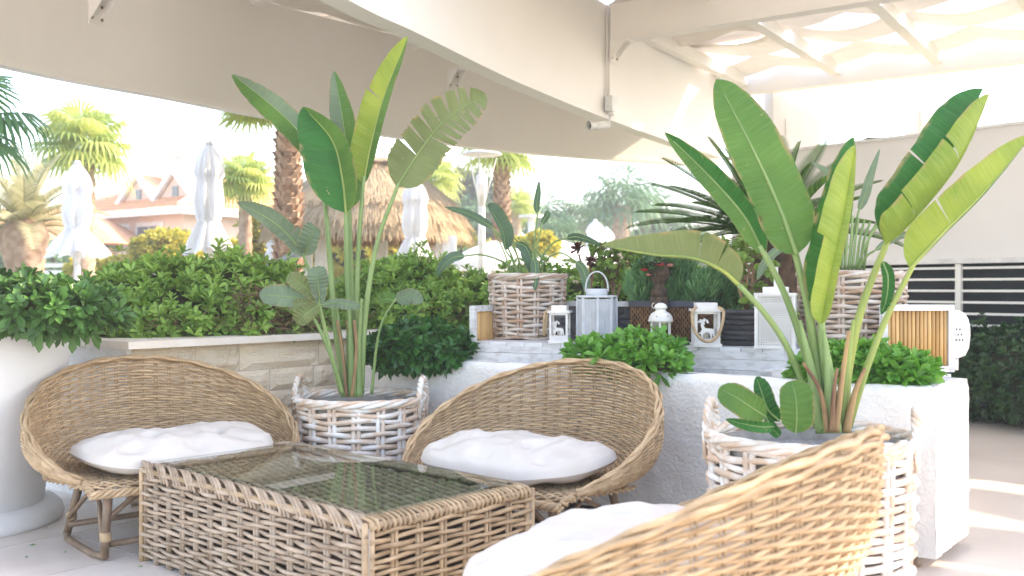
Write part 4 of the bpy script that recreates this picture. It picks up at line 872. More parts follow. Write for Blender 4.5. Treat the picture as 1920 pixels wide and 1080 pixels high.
blade(L, [(572,478,5.35),(580,455,5.3),(588,432,5.28),(592,425,5.28)], 22, 16, 20, 25, lf_grey, name='leaf', rib=.004)
stem(L, [(642,by,d-.2),(628,690,d-.26),(605,630,d-.3),(582,585,d-.34)], .013, .008, stemg)
for (tx,ty,wl_,wr_,mm) in ((486,552,20,22,lf_grey),(540,515,15,15,lf_olive),(592,500,18,20,lf_grey),(556,606,16,18,lf_olive),(676,574,9,11,lf_grey),(538,575,12,10,lf_olive)):
    blade(L, [(600,572,5.28),(lerp(600,tx,.35),lerp(572,ty,.4)-5,5.26),(lerp(600,tx,.7),lerp(572,ty,.72)-3,5.24),(tx,ty,5.26)], wl_, wr_, random.uniform(-20,25), random.uniform(-10,25), mm, name='leaf', rag=1, rib=.004, tip=3.5, base=.6)
stem(L, [(697,by,d-.1),(706,650,d-.14),(718,600,d-.16),(742,560,d-.18)], .009, .005, stemg)
blade(L, [(742,564,5.42),(756,556,5.41),(774,553,5.4),(793,566,5.4)], 12, 18, 10, 10, lf_grey, name='leaf', rib=.003, tip=3.5)
blade(L, [(742,566,5.42),(728,560,5.44),(716,562,5.45),(708,550,5.46)], 8, 14, 20, 10, lf_mid, name='leaf', rib=.003)
for (x0,x1,x2,dd,mm,rr) in ((648,640,630,5.52,stemg,.028),(660,658,653,5.5,stemg,.030),(671,672,678,5.52,stemg,.028),(660,668,664,5.46,sheath,.010),(650,642,632,5.47,sheath,.008),(668,660,650,5.55,sheath,.02)):
    stem(L, [(x0,by+6,dd),(x1,660,dd),(x2,560 if mm is stemg else 600,dd)], rr, .008, mm, name='leaf_sheath')
# ---- right plant
t = thing('bird_of_paradise_plant', 'large bright green bird of paradise plant in the right whitewashed basket', 'plant', (BK2.x,BK2.y,.55)); Rr = t; d = 3.9; by = 800
stem(Rr, [(1532,by,d),(1500,705,d),(1470,640,d-.05),(1431,584,d-.1),(1384,533,d-.14)], .016, .010, stemg)
blade(Rr, [(1384,533,3.76),(1352,506,3.74),(1300,484,3.72),(1226,477,3.75),(1128,461,3.9)], 0, 52, 0, 15, lf_olive, (), (.30,.46), curl=15, name='leaf', ribm=stemy, rib=.009, base=.45, tip=1.8)
blade(Rr, [(1384,533,3.765),(1352,506,3.745),(1300,484,3.725),(1226,477,3.755),(1128,461,3.905)], 4, 0, 30, 0, lf_olive, name='leaf', rib=0, base=.4)
stem(Rr, [(1542,by,d),(1515,680,d),(1475,560,d),(1425,460,d)], .020, .011, stemg)
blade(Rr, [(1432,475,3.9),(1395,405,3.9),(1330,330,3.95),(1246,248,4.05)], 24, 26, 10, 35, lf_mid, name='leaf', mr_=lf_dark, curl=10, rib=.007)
stem(Rr, [(1548,by,d-.03),(1528,660,d-.03),(1512,560,d-.04),(1486,455,d-.05)], .024, .013, stemg)
blade(Rr, [(1494,478,3.84),(1462,390,3.84),(1412,280,3.86),(1343,148,3.98)], 44, 58, 10, -8, lf_mid, name='leaf', mr_=lf_mid, curl=-14, rib=.010, tip=3.6, base=.22)
stem(Rr, [(1560,by,d-.04),(1548,700,d-.05),(1540,600,d-.06),(1548,520,d-.06)], .022, .012, stemg)
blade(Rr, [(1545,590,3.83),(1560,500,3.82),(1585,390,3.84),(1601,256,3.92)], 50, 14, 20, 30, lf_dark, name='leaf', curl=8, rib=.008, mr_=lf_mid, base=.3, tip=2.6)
blade(Rr, [(1540,608,3.80),(1556,520,3.765),(1580,410,3.765),(1604,272,3.86)], 30, 14, 58, 10, lf_yel, (.52,), name='leaf', curl=-30, rib=0, base=.18, tip=2.8)
stem(Rr, [(1574,by,d),(1592,680,d),(1618,570,d),(1664,452,d)], .026, .012, stemy)
blade(Rr, [(1662,455,3.9),(1705,400,3.88),(1780,290,3.88),(1844,166,3.98)], 66, 0, 5, 0, lf_dark, (.56,), (), name='leaf', curl=-12, rib=.008, base=.3, tip=4.2, ribm=stemy)
blade(Rr, [(1660,458,3.88),(1710,412,3.84),(1795,305,3.84),(1856,176,3.94)], 42, 4, 45, 0, lf_yel, (.36,.68), (), name='leaf', curl=-60, rib=0, base=.15, tip=2.6)
stem(Rr, [(1590,by,d-.02),(1625,690,d-.04),(1665,590,d-.06),(1712,498,d-.1)], .018, .010, stemy)
blade(Rr, [(1706,505,3.8),(1765,440,3.78),(1845,360,3.76),(1936,252,3.8)], 52, 4, 25, -30, lf_yel, (.42,), (), name='leaf', mr_=lf_dark, curl=20, rib=.008, ribm=stemy, base=.22)
blade(Rr, [(1655,490,3.86),(1665,520,3.84),(1662,560,3.84),(1652,590,3.86)], 12, 10, 20, 20, lf_dark, name='leaf', rib=.004)
for (x0,x1,x2,yt,dd,mm,rr) in ((1545,1520,1500,600,3.84,stemg,.034),(1562,1555,1545,620,3.8,stemg,.036),(1578,1588,1600,600,3.84,stemy,.034),(1552,1538,1506,680,3.78,sheath,.012),(1566,1580,1592,620,3.77,sheath,.016),(1586,1602,1622,690,3.80,sheath,.02),(1560,1563,1570,690,3.76,sheath,.012)):
    stem(Rr, [(x0,by+10,dd),(x1,lerp(by,yt,.55),dd),(x2,yt,dd)], rr, .006, mm, name='leaf_sheath')
blade(Rr, [(1436,782,3.66),(1410,765,3.62),(1380,745,3.6),(1348,728,3.64)], 28, 26, 15, -5, lf_mid, name='leaf', rib=.004, tip=3.4)
blade(Rr, [(1462,790,3.72),(1440,768,3.70),(1428,735,3.72),(1418,706,3.76)], 14, 20, -20, 10, lf_dark, name='leaf', rib=.004, tip=3)
blade(Rr, [(1492,812,3.6),(1494,780,3.58),(1492,745,3.58),(1484,714,3.62)], 30, 32, 12, 10, lf_mid, name='leaf', rib=.004, tip=3.4)
blade(Rr, [(1455,800,3.64),(1425,800,3.6),(1395,795,3.6),(1360,786,3.64)], 12, 10, 10, 20, lf_dark, name='leaf', rib=.003)
blade(Rr, [(1436,782,3.66),(1446,800,3.64),(1456,812,3.62),(1462,818,3.62)], 10, 10, 10, 20, lf_dark, name='leaf', rib=.003)
# ---- small strelitzia in bench basket
t = thing('strelitzia_plant', 'small dark leaved strelitzia with arching stems in the left basket on the bench', 'plant', (BKA.x,BKA.y,1.22)); S = t; d = 6.2
def sl(path, wl, wr, stm, m=lf_stre, al=15, ar=-15, **k):
    stem(S, stm, .007, .005, stemg, n=14); blade(S, path, wl, wr, al, ar, m, name='leaf', rib=.004, n=20, **k)
sl([(1008,400,6.2),(1006,385,6.2),(1009,362,6.2),(1011,338,6.2)], 6, 6, [(1000,528,6.2),(1002,460,6.2),(1008,400,6.2)])
sl([(1016,420,6.2),(1021,410,6.2),(1026,402,6.2),(1024,394,6.2)], 5, 7, [(1002,528,6.2),(1006,470,6.2),(1016,420,6.2)])
sl([(925,428,6.2),(900,412,6.2),(870,398,6.2),(833,388,6.2)], 7, 8, [(975,528,6.2),(955,470,6.2),(925,428,6.2)])
sl([(948,470,6.2),(943,435,6.18),(928,405,6.18),(914,382,6.2)], 5, 20, [(978,528,6.2),(965,495,6.2),(948,470,6.2)], al=30, ar=25, tip=3)
sl([(872,480,6.15),(850,483,6.1),(832,497,6.08),(819,518,6.1)], 8, 11, [(970,528,6.2),(950,495,6.18),(905,478,6.16),(872,480,6.15)])
sl([(967,455,6.1),(985,462,6.1),(995,485,6.1),(1001,520,6.12)], 5, 16, [(985,528,6.2),(970,480,6.12),(963,458,6.1),(967,455,6.1)], m=lf_dark if False else lf_stre, rag=1, al=20, ar=20)
sl([(1062,447,6.15),(1080,444,6.12),(1100,449,6.1),(1127,459,6.1)], 7, 7, [(1004,528,6.2),(1015,485,6.18),(1038,455,6.16),(1062,447,6.15)])
sl([(1080,490,6.0),(1093,505,5.95),(1100,530,5.92),(1101,560,5.9)], 8, 10, [(1008,528,6.2),(1022,490,6.15),(1050,474,6.05),(1080,490,6.0)])
sl([(1000,482,6.05),(1004,500,6.0),(1004,522,5.96),(1004,546,5.95)], 7, 9, [(998,528,6.2),(997,505,6.12),(998,488,6.05),(1000,482,6.05)])
for k in range(7): stem(S, [(960+k*9,530,6.2),(948+k*11,480,6.2),(925+k*9,430+k*3,6.2)], .006, .004, stemg, n=8)
# ---- strelitzia leaves in the right bench basket
t = thing('strelitzia_plant', 'pale leaved strelitzia rising from the right basket on the bench', 'plant', (BKB.x,BKB.y,1.22)); S = t
for (path,wl,wr,stm) in (([(1610,395,5.4),(1622,365,5.4),(1630,335,5.4),(1650,278,5.45)],8,9,[(1592,505,5.36),(1598,450,5.38),(1610,395,5.4)]),
    ([(1580,380,5.4),(1570,350,5.4),(1555,325,5.4),(1522,304,5.42)],8,7,[(1585,505,5.36),(1584,450,5.38),(1580,380,5.4)]),
    ([(1700,385,5.3),(1720,370,5.3),(1745,355,5.3),(1780,332,5.32)],8,8,[(1605,505,5.36),(1640,430,5.32),(1700,385,5.3)]),
    ([(1640,470,5.3),(1670,450,5.3),(1700,440,5.3),(1730,450,5.32)],7,7,[(1608,505,5.36),(1625,480,5.32),(1640,470,5.3)]),
    ([(1480,455,5.2),(1450,475,5.2),(1430,500,5.2),(1420,525,5.2)],8,8,[(1580,505,5.36),(1540,455,5.3),(1510,445,5.25),(1480,455,5.2)])):
    stem(S, stm, .008, .006, stemg, n=12); blade(S, path, wl, wr, 15, -15, lf_grey, name='leaf', rib=.004, n=20)
for k in range(8): stem(S, [(1570+k*7,506,5.36),(1572+k*8,450,5.37),(1566+k*11,392+k*4,5.38)], .009, .006, stemg, n=8)
# ---- aeonium succulent
random.seed(3)
c0 = P(1103,560,6.25); t = thing('succulent_plant', 'dark red rosette succulent on tall stems behind the grey slatted lantern', 'plant', c0)
for i, (px,py,r) in enumerate(((1085,468,.044),(1107,490,.034),(1112,500,.026))):
    stem(t, [(1103,562,6.25),(lerp(1103,px,.4)+3,530,6.23),(px,py+8,6.2)], .009, .006, twig, n=10)
    q = P(px,py,6.2); foliage('rosette', [tuple(q)]*3, [(-.2,-.5,.8)]*3, 15, r*1.1, r*.5, aeon, t, spread=(5,95), seed=i)
# ---- bushy stem plants (jade)
for (lab,pot,stemsx,ells_,mm,npt) in (('leafy shrub with pale stems behind the bench between the slatted lantern and the conifers', (1142,590,6.5), (1135,1150,1160), [(P(1150,500,6.5),(.14,.1,.13)),(P(1130,470,6.5),(.08,.06,.05)),(P(1185,480,6.5),(.12,.08,.08))], jade, 170),
     ('jade tree with orange tinged stems growing from the round slate planter', (1400,580,5.55), (1385,1400,1410), [(P(1390,480,5.55),(.13,.1,.10)),(P(1420,500,5.55),(.10,.08,.08)),(P(1415,555,5.5),(.08,.06,.05)),(P(1345,462,5.55),(.06,.05,.05))], jade, 150)):
    c0 = P(*pot); t = thing('shrub', lab, 'shrub', c0); random.seed(5)
    for sx in stemsx:
        e = random.choice(ells_)[0]; stem(t, [pot, (sx,pot[1]-45,pot[2]), (sx+random.uniform(-12,12),pot[1]-85,pot[2])], .012, .007, twig, n=8)
    for k in range(14):
        e = random.choice(ells_); e = (Vector(e[0]), e[1]); a0 = P(random.choice(stemsx),pot[1]-random.uniform(30,80),pot[2]); b0 = e[0]+Vector((random.uniform(-1,1)*e[1][0],0,random.uniform(-.6,.9)*e[1][2])); mb = MB(); mb.tube(catmull([a0,(a0+b0)/2+Vector((.01,0,.02)),b0],6), [.005]*7, 5); part(t, 'branch', mb, twig)
    pts, nr = ell_points(ells_, npt, np.random.RandomState(8), shell=(.45,1.1)); foliage('foliage', pts, nr+np.array([[0,0,.6]]), 6, .034, .026, mm, t, seed=9, droop=0)
# ---- conifers in brown planter and behind
def conif(label, ells_, n_, sd):
    base = Vector(ells_[0][0]); base.z -= ells_[0][1][2]; t = thing('conifer_shrub', label, 'shrub', base, 'small conifers')
    rs = np.random.RandomState(sd); pts, nr = ell_points(ells_, n_, rs, shell=(.4,1.08)); a = nr*.5+np.array([[0,0,1.0]])+rs.normal(size=nr.shape)*.2
    foliage('foliage', pts, a, 11, .058, .0075, conifer, t, spread=(8,48), droop=-.15, seed=sd); mb = MB()
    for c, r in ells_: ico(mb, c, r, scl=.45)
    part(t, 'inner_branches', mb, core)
    mb = MB(); mb.tube([base-Vector((0,0,.04)), base+Vector((0,0,.1))], .01, 6); part(t, 'stem', mb, twig)
conif('small conifer at the left end of the brown planter box', [(P(1210,545,5.75),(.09,.08,.12))], 260, 1)
conif('tallest small conifer near the middle of the brown planter box, right of the urn', [(P(1275,530,5.75),(.09,.08,.17))], 330, 2)
conif('small conifer at the right end of the brown planter box', [(P(1310,552,5.7),(.08,.08,.10))], 230, 3)
conif('small conifer right of the planter box, behind the rope handled lantern', [(P(1350,548,5.75),(.12,.09,.13)),(P(1385,560,5.75),(.08,.08,.08))], 380, 4)
conif('low conifer between the urn and the left conifer', [(P(1242,562,5.72),(.06,.06,.05))], 120, 5)
# ---- cycad
random.seed(12); cc = P(1452,455,6.3)
t = thing('cycad_palm', 'dark sago palm with feathery fronds spreading behind the right banana plant', 'palm', Vector((cc.x,cc.y,.8)))
mb = MB(); mb.lathe([(.10,.80),(.13,1.0),(.14,1.15),(.13,cc.z-.02),(.08,cc.z+.05)], (cc.x,cc.y,0), 20, wob=lambda a, z: 1+.12*noise.noise(Vector((math.cos(a)*6, math.sin(a)*6, z*20)))); part(t, 'trunk', mb, mat('cycad_trunk', (.12,.07,.04), (.04,.025,.015), 1, 20, 1))
def frond(parent, base, dirv, L, droop, m, nl=62, ll=.17, lw=.008, name='frond', vee=.35, rr=.008):
    pts = []; p = Vector(base); dv = Vector(dirv).normalized(); n = 24
    for i in range(n+1): pts.append(p.copy()); p = p+dv*(L/n); dv = (dv+Vector((0,0,-droop/n))).normalized()
    v = []; f = []; rnd = []
    for i in range(nl):
        s = .12+.87*i/nl; x = s*n; k = min(int(x), n-1); q = pts[k].lerp(pts[k+1], x-k); tn = (pts[k+1]-pts[k]).normalized(); sd_ = tn.cross(Vector((0,0,1))); sd_ = sd_.normalized() if sd_.length > .05 else Vector((1,0,0)); up = sd_.cross(tn)
        le = ll*math.sin(math.pi*min(1, .15+.85*s)**.9)**.6*(.3 if s > .97 else 1)
        for sg in (-1,1):
            dd = (sd_*sg*.85+tn*.55+up*vee).normalized(); wv = tn*lw; a0 = q; b0 = q+dd*le*.5+Vector((0,0,.004)); c1 = q+dd*le+Vector((0,0,-.02*le/.16)); o = len(v); v += [a0-wv*.5, a0+wv*.5, b0+wv*.5, b0-wv*.5, c1]; f += [(o,o+1,o+2),(o,o+2,o+3),(o+3,o+2,o+4)]; r_ = random.random(); rnd += [r_]*5
    o = rawmesh(name, np.array([tuple(x) for x in v]), np.array(f), np.array(rnd), m, parent)
    mb = MB(); mb.tube(pts, [rr*(1-.8*i/n) for i in range(n+1)], 5); part(o, 'rachis', mb, m); return o
for (tx,ty,dz,dr) in ((1195,400,-.1,.5),(1215,345,.1,.45),(1245,300,0,.3),(1330,262,.1,.2),(1390,300,-.3,.3),(1440,300,.3,.3),(1500,270,0,.25),(1548,268,.2,.2),(1560,330,-.2,.4),(1620,370,0,.5),(1700,470,0,.8),(1640,420,-.3,.6),(1250,420,-.2,.7),(1225,455,.2,.9),(1280,480,-.3,1.0),(1350,330,.3,.3),(1300,380,-.2,.6),(1480,340,-.3,.3),(1590,470,-.3,.9),(1330,520,-.3,1.2),(1420,240,.5,.2),(1175,430,.3,.7),(1380,420,-.4,.8),(1540,420,-.4,.7),(1260,350,.3,.5),(1290,285,.2,.3),(1310,330,-.3,.4),(1230,385,0,.6),(1270,450,-.1,.9),(1360,280,.2,.3),(1410,330,-.1,.3),(1520,310,0,.3),(1580,300,.2,.3),(1650,340,.2,.5),(1350,400,.3,.6),(1310,300,.4,.3),(1460,260,.3,.2),(1500,390,-.4,.5),(1560,370,.3,.5)):
    e = P(tx,ty,6.3+dz); L_ = (e-cc).length; dv = (e-cc)/L_; frond(t, cc, dv+Vector((0,0,dr*.5)), L_*1.04, dr, cycas)
# ---- hedges and bushes
bush('hedge', 'big clipped pittosporum hedge above the travertine wall, left of the banana stems', 'hedge', [(P(200,615,6.15),(.36,.40,.25)),(P(310,600,6.3),(.50,.5,.36)),(P(425,590,6.5),(.55,.5,.38)),(P(530,605,6.9),(.32,.45,.31))], 5600, .066, .0195, hedgeg, 'clipped hedges', .90, 8, 260, seed=1)
hb1 = bpy.data.objects['hedge']; random.seed(77); mt = MB()
for _ in range(420):
    u = random.random(); a0 = P(lerp(455,600,u), lerp(622,540,random.random()**1.3), lerp(6.05,6.45,u)); e = a0+Vector((random.uniform(-.13,.13), random.uniform(-.08,.03), random.uniform(-.03,.11)))
    mt.tube([a0, (a0+e)/2+Vector((0,-.02,random.uniform(-.03,.03))), e], random.uniform(.0015,.0035), 3)
part(hb1, 'bare_twigs', mt, twig, stuff=True)
bush('hedge', 'clipped pittosporum hedge behind the banana stems and left of the rattan basket', 'hedge', [(P(680,598,7.4),(.36,.45,.28)),(P(770,588,7.5),(.46,.5,.41)),(P(880,598,7.8),(.38,.5,.32))], 4400, .066, .0195, hedgeg, 'clipped hedges', .90, 8, 120, seed=2)
bush('hedge', 'low green hedge behind the bench, between the basket and the conifers', 'hedge', [(P(1010,585,7.4),(.5,.35,.36)),(P(1130,590,7.2),(.5,.35,.33)),(P(1260,590,7.1),(.5,.35,.33)),(P(1380,595,7.0),(.5,.35,.28))], 3600, .05, .0175, hedgeg, 'clipped hedges', .72, 8, seed=3)
bush('bush', 'dark leafy plant spilling over the rim of the big white pot', 'bush', [(Vector((-2.82,4.98,1.10)),(.64,.54,.15)),(P(150,590,4.72),(.17,.14,.09)),(P(60,575,4.6),(.26,.14,.10))], 1500, .075, .027, mat('pot_pittosporum_leaf', (.11,.26,.06), (.035,.10,.025), .38, 3, trans=.15, attr='rnd', lo=.1, hi=.95), None, None, 8, seed=4, coresc=.7)
BG = 'glossy bushes in the white planter'
def spill(cx, cy, w_, h_, dd, d_): return [(P(cx,cy,dd),(w_/F*dd, d_, h_/F*dd))]
bush('bush', 'dark glossy bush spilling over the planter left of the bench', 'bush', spill(785,650,82,40,5.93,.17)+spill(735,660,48,26,5.85,.10)+spill(840,662,44,24,5.85,.10), 560, .068, .026, mat('glossy_bush_leaf', (.055,.20,.035), (.02,.09,.02), .3, 3, trans=.18, attr='rnd', lo=.1, hi=.95), BG, None, 8, seed=5, coresc=.7)
brightb = mat('bright_bush_leaf', (.20,.45,.06), (.07,.25,.03), .32, 3, trans=.25, attr='rnd', lo=.1, hi=.95)
bush('bush', 'bright green bush behind the middle chair in front of the ivory lantern', 'bush', spill(1200,664,72,30,5.12,.12)+spill(1115,664,40,18,5.25,.08)+spill(1240,682,38,20,5.0,.08), 330, .070, .024, brightb, BG, None, 8, seed=6, coresc=.65)
bush('bush', 'bright green bush in the planter below the bamboo panel at the right', 'bush', spill(1610,692,92,38,4.60,.15)+spill(1690,702,52,30,4.45,.10)+spill(1535,700,36,26,4.6,.10), 560, .072, .026, brightb, BG, None, 8, seed=7, coresc=.65)
bush('hedge', 'dark green hedge below the louvres at the right edge', 'hedge', [(P(1840,705,9.1),(.45,.4,.42)),(P(1960,705,8.6),(.6,.4,.42)),(P(1760,705,9.6),(.4,.4,.42)),(P(2100,705,8.0),(.7,.4,.42))], 4200, .06, .024, hedged, None, .0, 8, seed=8, coresc=.85)
mb = MB()
random.seed(9)
for k,(px,py,r) in enumerate(((54,1022,.018),(46,1045,.008),(118,1036,.01),(258,1063,.012))):
    p = G(px,py,.01); mb = MB(); mb.add([p, p+Vector((r,.3*r,.006)), p+Vector((2*r,0,.002)), p+Vector((r,-.5*r,.004))], [(0,1,2),(0,2,3)]); solo('fallen_leaf', mb, brightb, ['small green leaf lying on the floor by the white pot','tiny dry leaf below the green one on the floor','tiny leaf on the floor left of the chair leg','tiny leaf on the floor between the chair runners'][k], 'leaf', p)
# ---------------------------------------------------------------- background
def fanleaf(v, f, rnd, base, dirv, pet, rad, nb, droop, spreadd=150):
    dv = Vector(dirv).normalized(); hub = base+dv*pet; s = dv.cross(Vector((0,0,1))); s = s.normalized() if s.length > .05 else Vector((1,0,0)); up = s.cross(dv); o = len(v); w_ = .018*max(1,pet)
    v += [base-s*w_, base+s*w_, hub+s*w_, hub-s*w_]; f += [(o,o+1,o+2),(o,o+2,o+3)]; rnd += [.4]*4; rr = random.random()
    tl = random.uniform(-.5,.5); up = (up+s*tl).normalized()
    for i in range(nb):
        a = R(lerp(-spreadd, spreadd, i/(nb-1))); d2 = (dv*math.cos(a)+s*math.sin(a)).normalized(); le = rad*(.75+.25*math.cos(a*.6))*random.uniform(.9,1.05); wd = rad*.042
        cr = d2.cross(up).normalized()*wd; m1 = hub+d2*le*.55+up*.06*rad+Vector((0,0,-droop*le*.10)); m2 = hub+d2*le*.8+Vector((0,0,-droop*le*.28)); e = hub+d2*le*.95+Vector((0,0,-droop*le*.62)); o = len(v)
        v += [hub, m1-cr, m1+cr, m2-cr*.6, m2+cr*.6, e]; f += [(o,o+1,o+2),(o+1,o+3,o+2),(o+3,o+4,o+2),(o+3,o+5,o+4)]; rnd += [min(1,max(0,rr*.7+random.random()*.3))]*6
def fan_palm(label, base, ztop, r0, r1, crown, nf, m, group=None, boots=False, nb=26, sky_only=False, sd=1, trunkm=None, only=None):
    random.seed(sd); base = Vector(base); t = thing('palm_tree', label, 'palm tree', base, group); top = Vector((base.x, base.y, ztop)); H_ = ztop-base.z
    mb = MB(); n = 30; mb.lathe([(lerp(r0, r1, i/n)*(1+(.10 if i % 2 else -.04)), base.z+H_*i/n) for i in range(n+1)], (base.x,base.y,0), 14, wob=lambda a, z: 1+.12*noise.noise(Vector((math.cos(a)*4, math.sin(a)*4, z*3)))); part(t, 'trunk', mb, trunkm or bark)
    if boots:
        mb = MB(); nr = int(H_/.085)
        for i in range(nr):
            z = base.z+H_*i/nr
            for k in range(7):
                a = k*.898+i*.45+random.uniform(-.1,.1); rr = lerp(r0, r1, i/nr)*.98; c = Vector((base.x+rr*math.cos(a), base.y+rr*math.sin(a), z)); e = Vector((math.cos(a), math.sin(a), 0)); s = Vector((-e.y,e.x,0)); w_ = rr*.40; ln = rr*random.uniform(.25,.55)
                mb.add([c-s*w_, c+s*w_, c+s*w_*.6+e*ln+Vector((0,0,.10)), c-s*w_*.6+e*ln+Vector((0,0,.10)), c+Vector((0,0,.12))], [(0,1,2,3),(3,2,4),(1,4,2),(0,3,4)])
        mb.smooth = False; part(t, 'trunk_boots', mb, bark, stuff=True)
    v = []; f = []; rnd = []
    for i in range(nf):
        if only: dv = Vector(only[i % len(only)])+Vector((random.gauss(0,.06),random.gauss(0,.06),random.gauss(0,.05)))
        else: a = i*2.399; el = R(lerp(75,-38,(i/nf)**.8)); dv = Vector((math.cos(a)*math.cos(el), math.sin(a)*math.cos(el), math.sin(el)))
        fanleaf(v, f, rnd, top+Vector((0,0,.1)), dv, crown*.42*random.uniform(.85,1.15), crown*.56, nb, random.uniform(.5,1.1))
    rawmesh('crown', np.array([tuple(x) for x in v]), np.array(f), np.array(rnd), m, t); return t
g = 'palm trees of the garden'
def at(px, d): return ((px-960)/F*d, d, 0)
def zz(py, d): return EYE-(py-540)/F*d
# P1 near palm entering at left
fan_palm('near palm whose green fan fronds enter at the left edge', at(-115,9), zz(250,9), .16,.14, 1.05, 16, palmg, g, nb=34, sd=2)
fan_palm('yellow-green fan palm behind the leftmost closed parasol', at(158,20), zz(282,20), .22,.2, 1.25, 30, palmy, g, sd=3)
fan_palm('small fan palm between the second parasol and the boot-covered trunk', at(460,19), zz(350,19), .13,.12, .82, 26, palmy, g, sd=4)
fan_palm('tall palm with rough boot-covered trunk rising behind the left plant', at(540,13), zz(225,13), .19,.13, 1.0, 18, palmy, g, boots=True, sd=5, only=[(-1,.0,.10),(-.9,-.5,.35),(-.8,.5,.4),(.9,.2,.5),(-.3,.9,.7),(.4,.8,.6),(.9,-.4,.7),(-.75,.1,-.05)])
fan_palm('palm tree with bare tan trunk at the right of the lamp post', at(941,18), zz(288,18), .14,.125, 1.0, 20, palmy, g, boots=True, sd=6)
fan_palm('palm crown showing just behind the thatched roof', at(815,26), zz(345,26), .15,.14, 1.0, 20, palmy, g, sd=7)
fan_palm('small yellow palm right of the bare palm trunk', at(968,30), zz(392,30), .17,.14, .9, 20, palmy, g, sd=8)
for i,(px,py,d,cr,lab) in enumerate(((1165,385,36,1.9,'tallest of the distant green palms'),(1088,418,38,1.6,'distant green palm right of the wind turbine'),(1020,425,38,1.7,'distant green palm just behind the upright strelitzia leaf'),(1215,395,40,1.6,'distant green palm right of the tallest one'),(1130,415,42,1.5,'distant green palm between the tallest one and its left neighbour'),(1258,440,40,1.8,'distant green palm at the right, behind the sago fronds'),(1045,445,33,1.2,'low distant palm under the wind turbine'))):
    fan_palm(lab, at(px,d), zz(py,d), .35,.33, cr, 26, palmfar, 'distant green palms', nb=14, sd=20+i)
# date palm lower left
random.seed(31); d = 16; b = Vector(at(47,d)); t = thing('palm_tree', 'pale date palm with a thick trunk and feather fronds at the far left', 'palm tree', b, g)
mb = MB(); mb.lathe([(.34,0),(.30,.8),(.27,1.4),(.33,1.75),(.38,2.05),(.25,2.3)], b, 16, wob=lambda a, z: 1+.15*noise.noise(Vector((math.cos(a)*5, math.sin(a)*5, z*8)))); part(t, 'trunk', mb, bark)
for i in range(34):
    a = i*2.399; el = R(lerp(80,-5,i/34)); frond(t, b+Vector((0,0,2.15)), (math.cos(a)*math.cos(el), math.sin(a)*math.cos(el), math.sin(el)+.2), random.uniform(1.1,1.6), 1.1, datep, 26, .30, .03, rr=.02)
# closed parasols
def parasol(label, px, d, ztop, zhem, rw, flare, gname='closed parasols by the pool', m=shade, sd=1, pole=True):
    random.seed(sd); c = Vector(at(px, d)); t = thing('closed_parasol', label, 'parasol', c, gname); Hh = ztop-zhem; mb = MB()
    prof_ = [(.20,0),(.42,.04),(.80,.14),(1.0,.27),(.78,.31),(.86,.42),(.92,.50),(.88,.58),(.72,.68),(.60,.71),(.80,.76),(1.15*flare,.88),(1.5*flare,1.0)]
    def fn(u, v):
        x = v*(len(prof_)-1); i = min(int(x), len(prof_)-2); r_ = lerp(prof_[i][0], prof_[i+1][0], x-i)*rw; h_ = lerp(prof_[i][1], prof_[i+1][1], x-i); a = u*2*math.pi
        k = 1+(.05+.13*h_)*math.sin(9*a+3*h_+sd)+.06*math.sin(17*a+sd*2); return c+Vector((r_*k*math.cos(a), r_*k*math.sin(a), ztop-Hh*h_+.05*h_*math.sin(5*a+sd)))
    mb.grid(fn, 96, 26); part(t, 'canopy', mb, m)
    mb = MB(); mb.tube([c+Vector((0,0,ztop+.0)), c+Vector((0,0,ztop+.05))], [.06,.03], 8); part(t, 'finial', mb, m)
    mb = MB(); q = c+Vector((0,0,lerp(ztop,zhem,.70))); mb.lathe([(rw*.64,-.03),(rw*.66,0),(rw*.64,.03)], q, 24, cap=False); part(t, 'tie_band', mb, m)
    mb = MB(); mb.tube([c, c+Vector((0,0,zhem+.5))], .04, 10); part(t, 'pole', mb, trim)
    mb = MB(); mb.box(c+Vector((0,0,.04)), (.7,.7,.08)); part(t, 'base', mb, bwall)
parasol('closed white parasol at the far left, its hem blown wide', 145, 14, zz(308,14), zz(478,14), .20, 1.25, sd=1)
parasol('closed pale blue-white parasol in front of the tiled house', 392, 12.5, zz(272,12.5), zz(472,12.5), .185, 1.0, sd=2)
parasol('closed white parasol in front of the thatched hut', 778, 14.5, zz(336,14.5), zz(488,14.5), .19, .95, sd=3)
for i,(px,d,y0,y1,lab) in enumerate(((1116,24,415,490,'distant closed cream parasol, left one of the pair below the palms'),(1137,27,429,490,'distant closed cream parasol, right one of the pair below the palms'),(975,30,436,490,'distant closed parasol left of the small post lamp'),(634,26,447,500,'small distant closed parasol seen under the thatched roof'),(523,17,445,505,'low closed parasol behind the left plant, by the white columns'))):
    parasol(lab, px, d, zz(y0,d), zz(y1,d), .22, .7, 'distant closed parasols', sd=10+i)
# white open-topped tents / low parasols
for i,(px,d,py,wd,lab) in enumerate(((925,16,452,.75,'low white parasol top left of the bench basket'),(1050,24,450,1.3,'white tent top showing over the hedge in the middle distance'),(1000,21,468,.9,'white tent top right of the lamp post'))):
    c = Vector(at(px,d)); t = thing('white_tent', lab, 'tent', c, 'white tent tops'); mb = MB(); mb.lathe([(wd,zz(py+38,d)-.15),(wd,zz(py+38,d)),(wd*.5,zz(py+14,d)),(.05,zz(py,d))], c, 8, cap=False); mb.smooth = False; part(t, 'roof', mb, shade)
    mb = MB(); mb.tube([c, c+Vector((0,0,zz(py,d)))], .03, 6); part(t, 'pole', mb, trim)
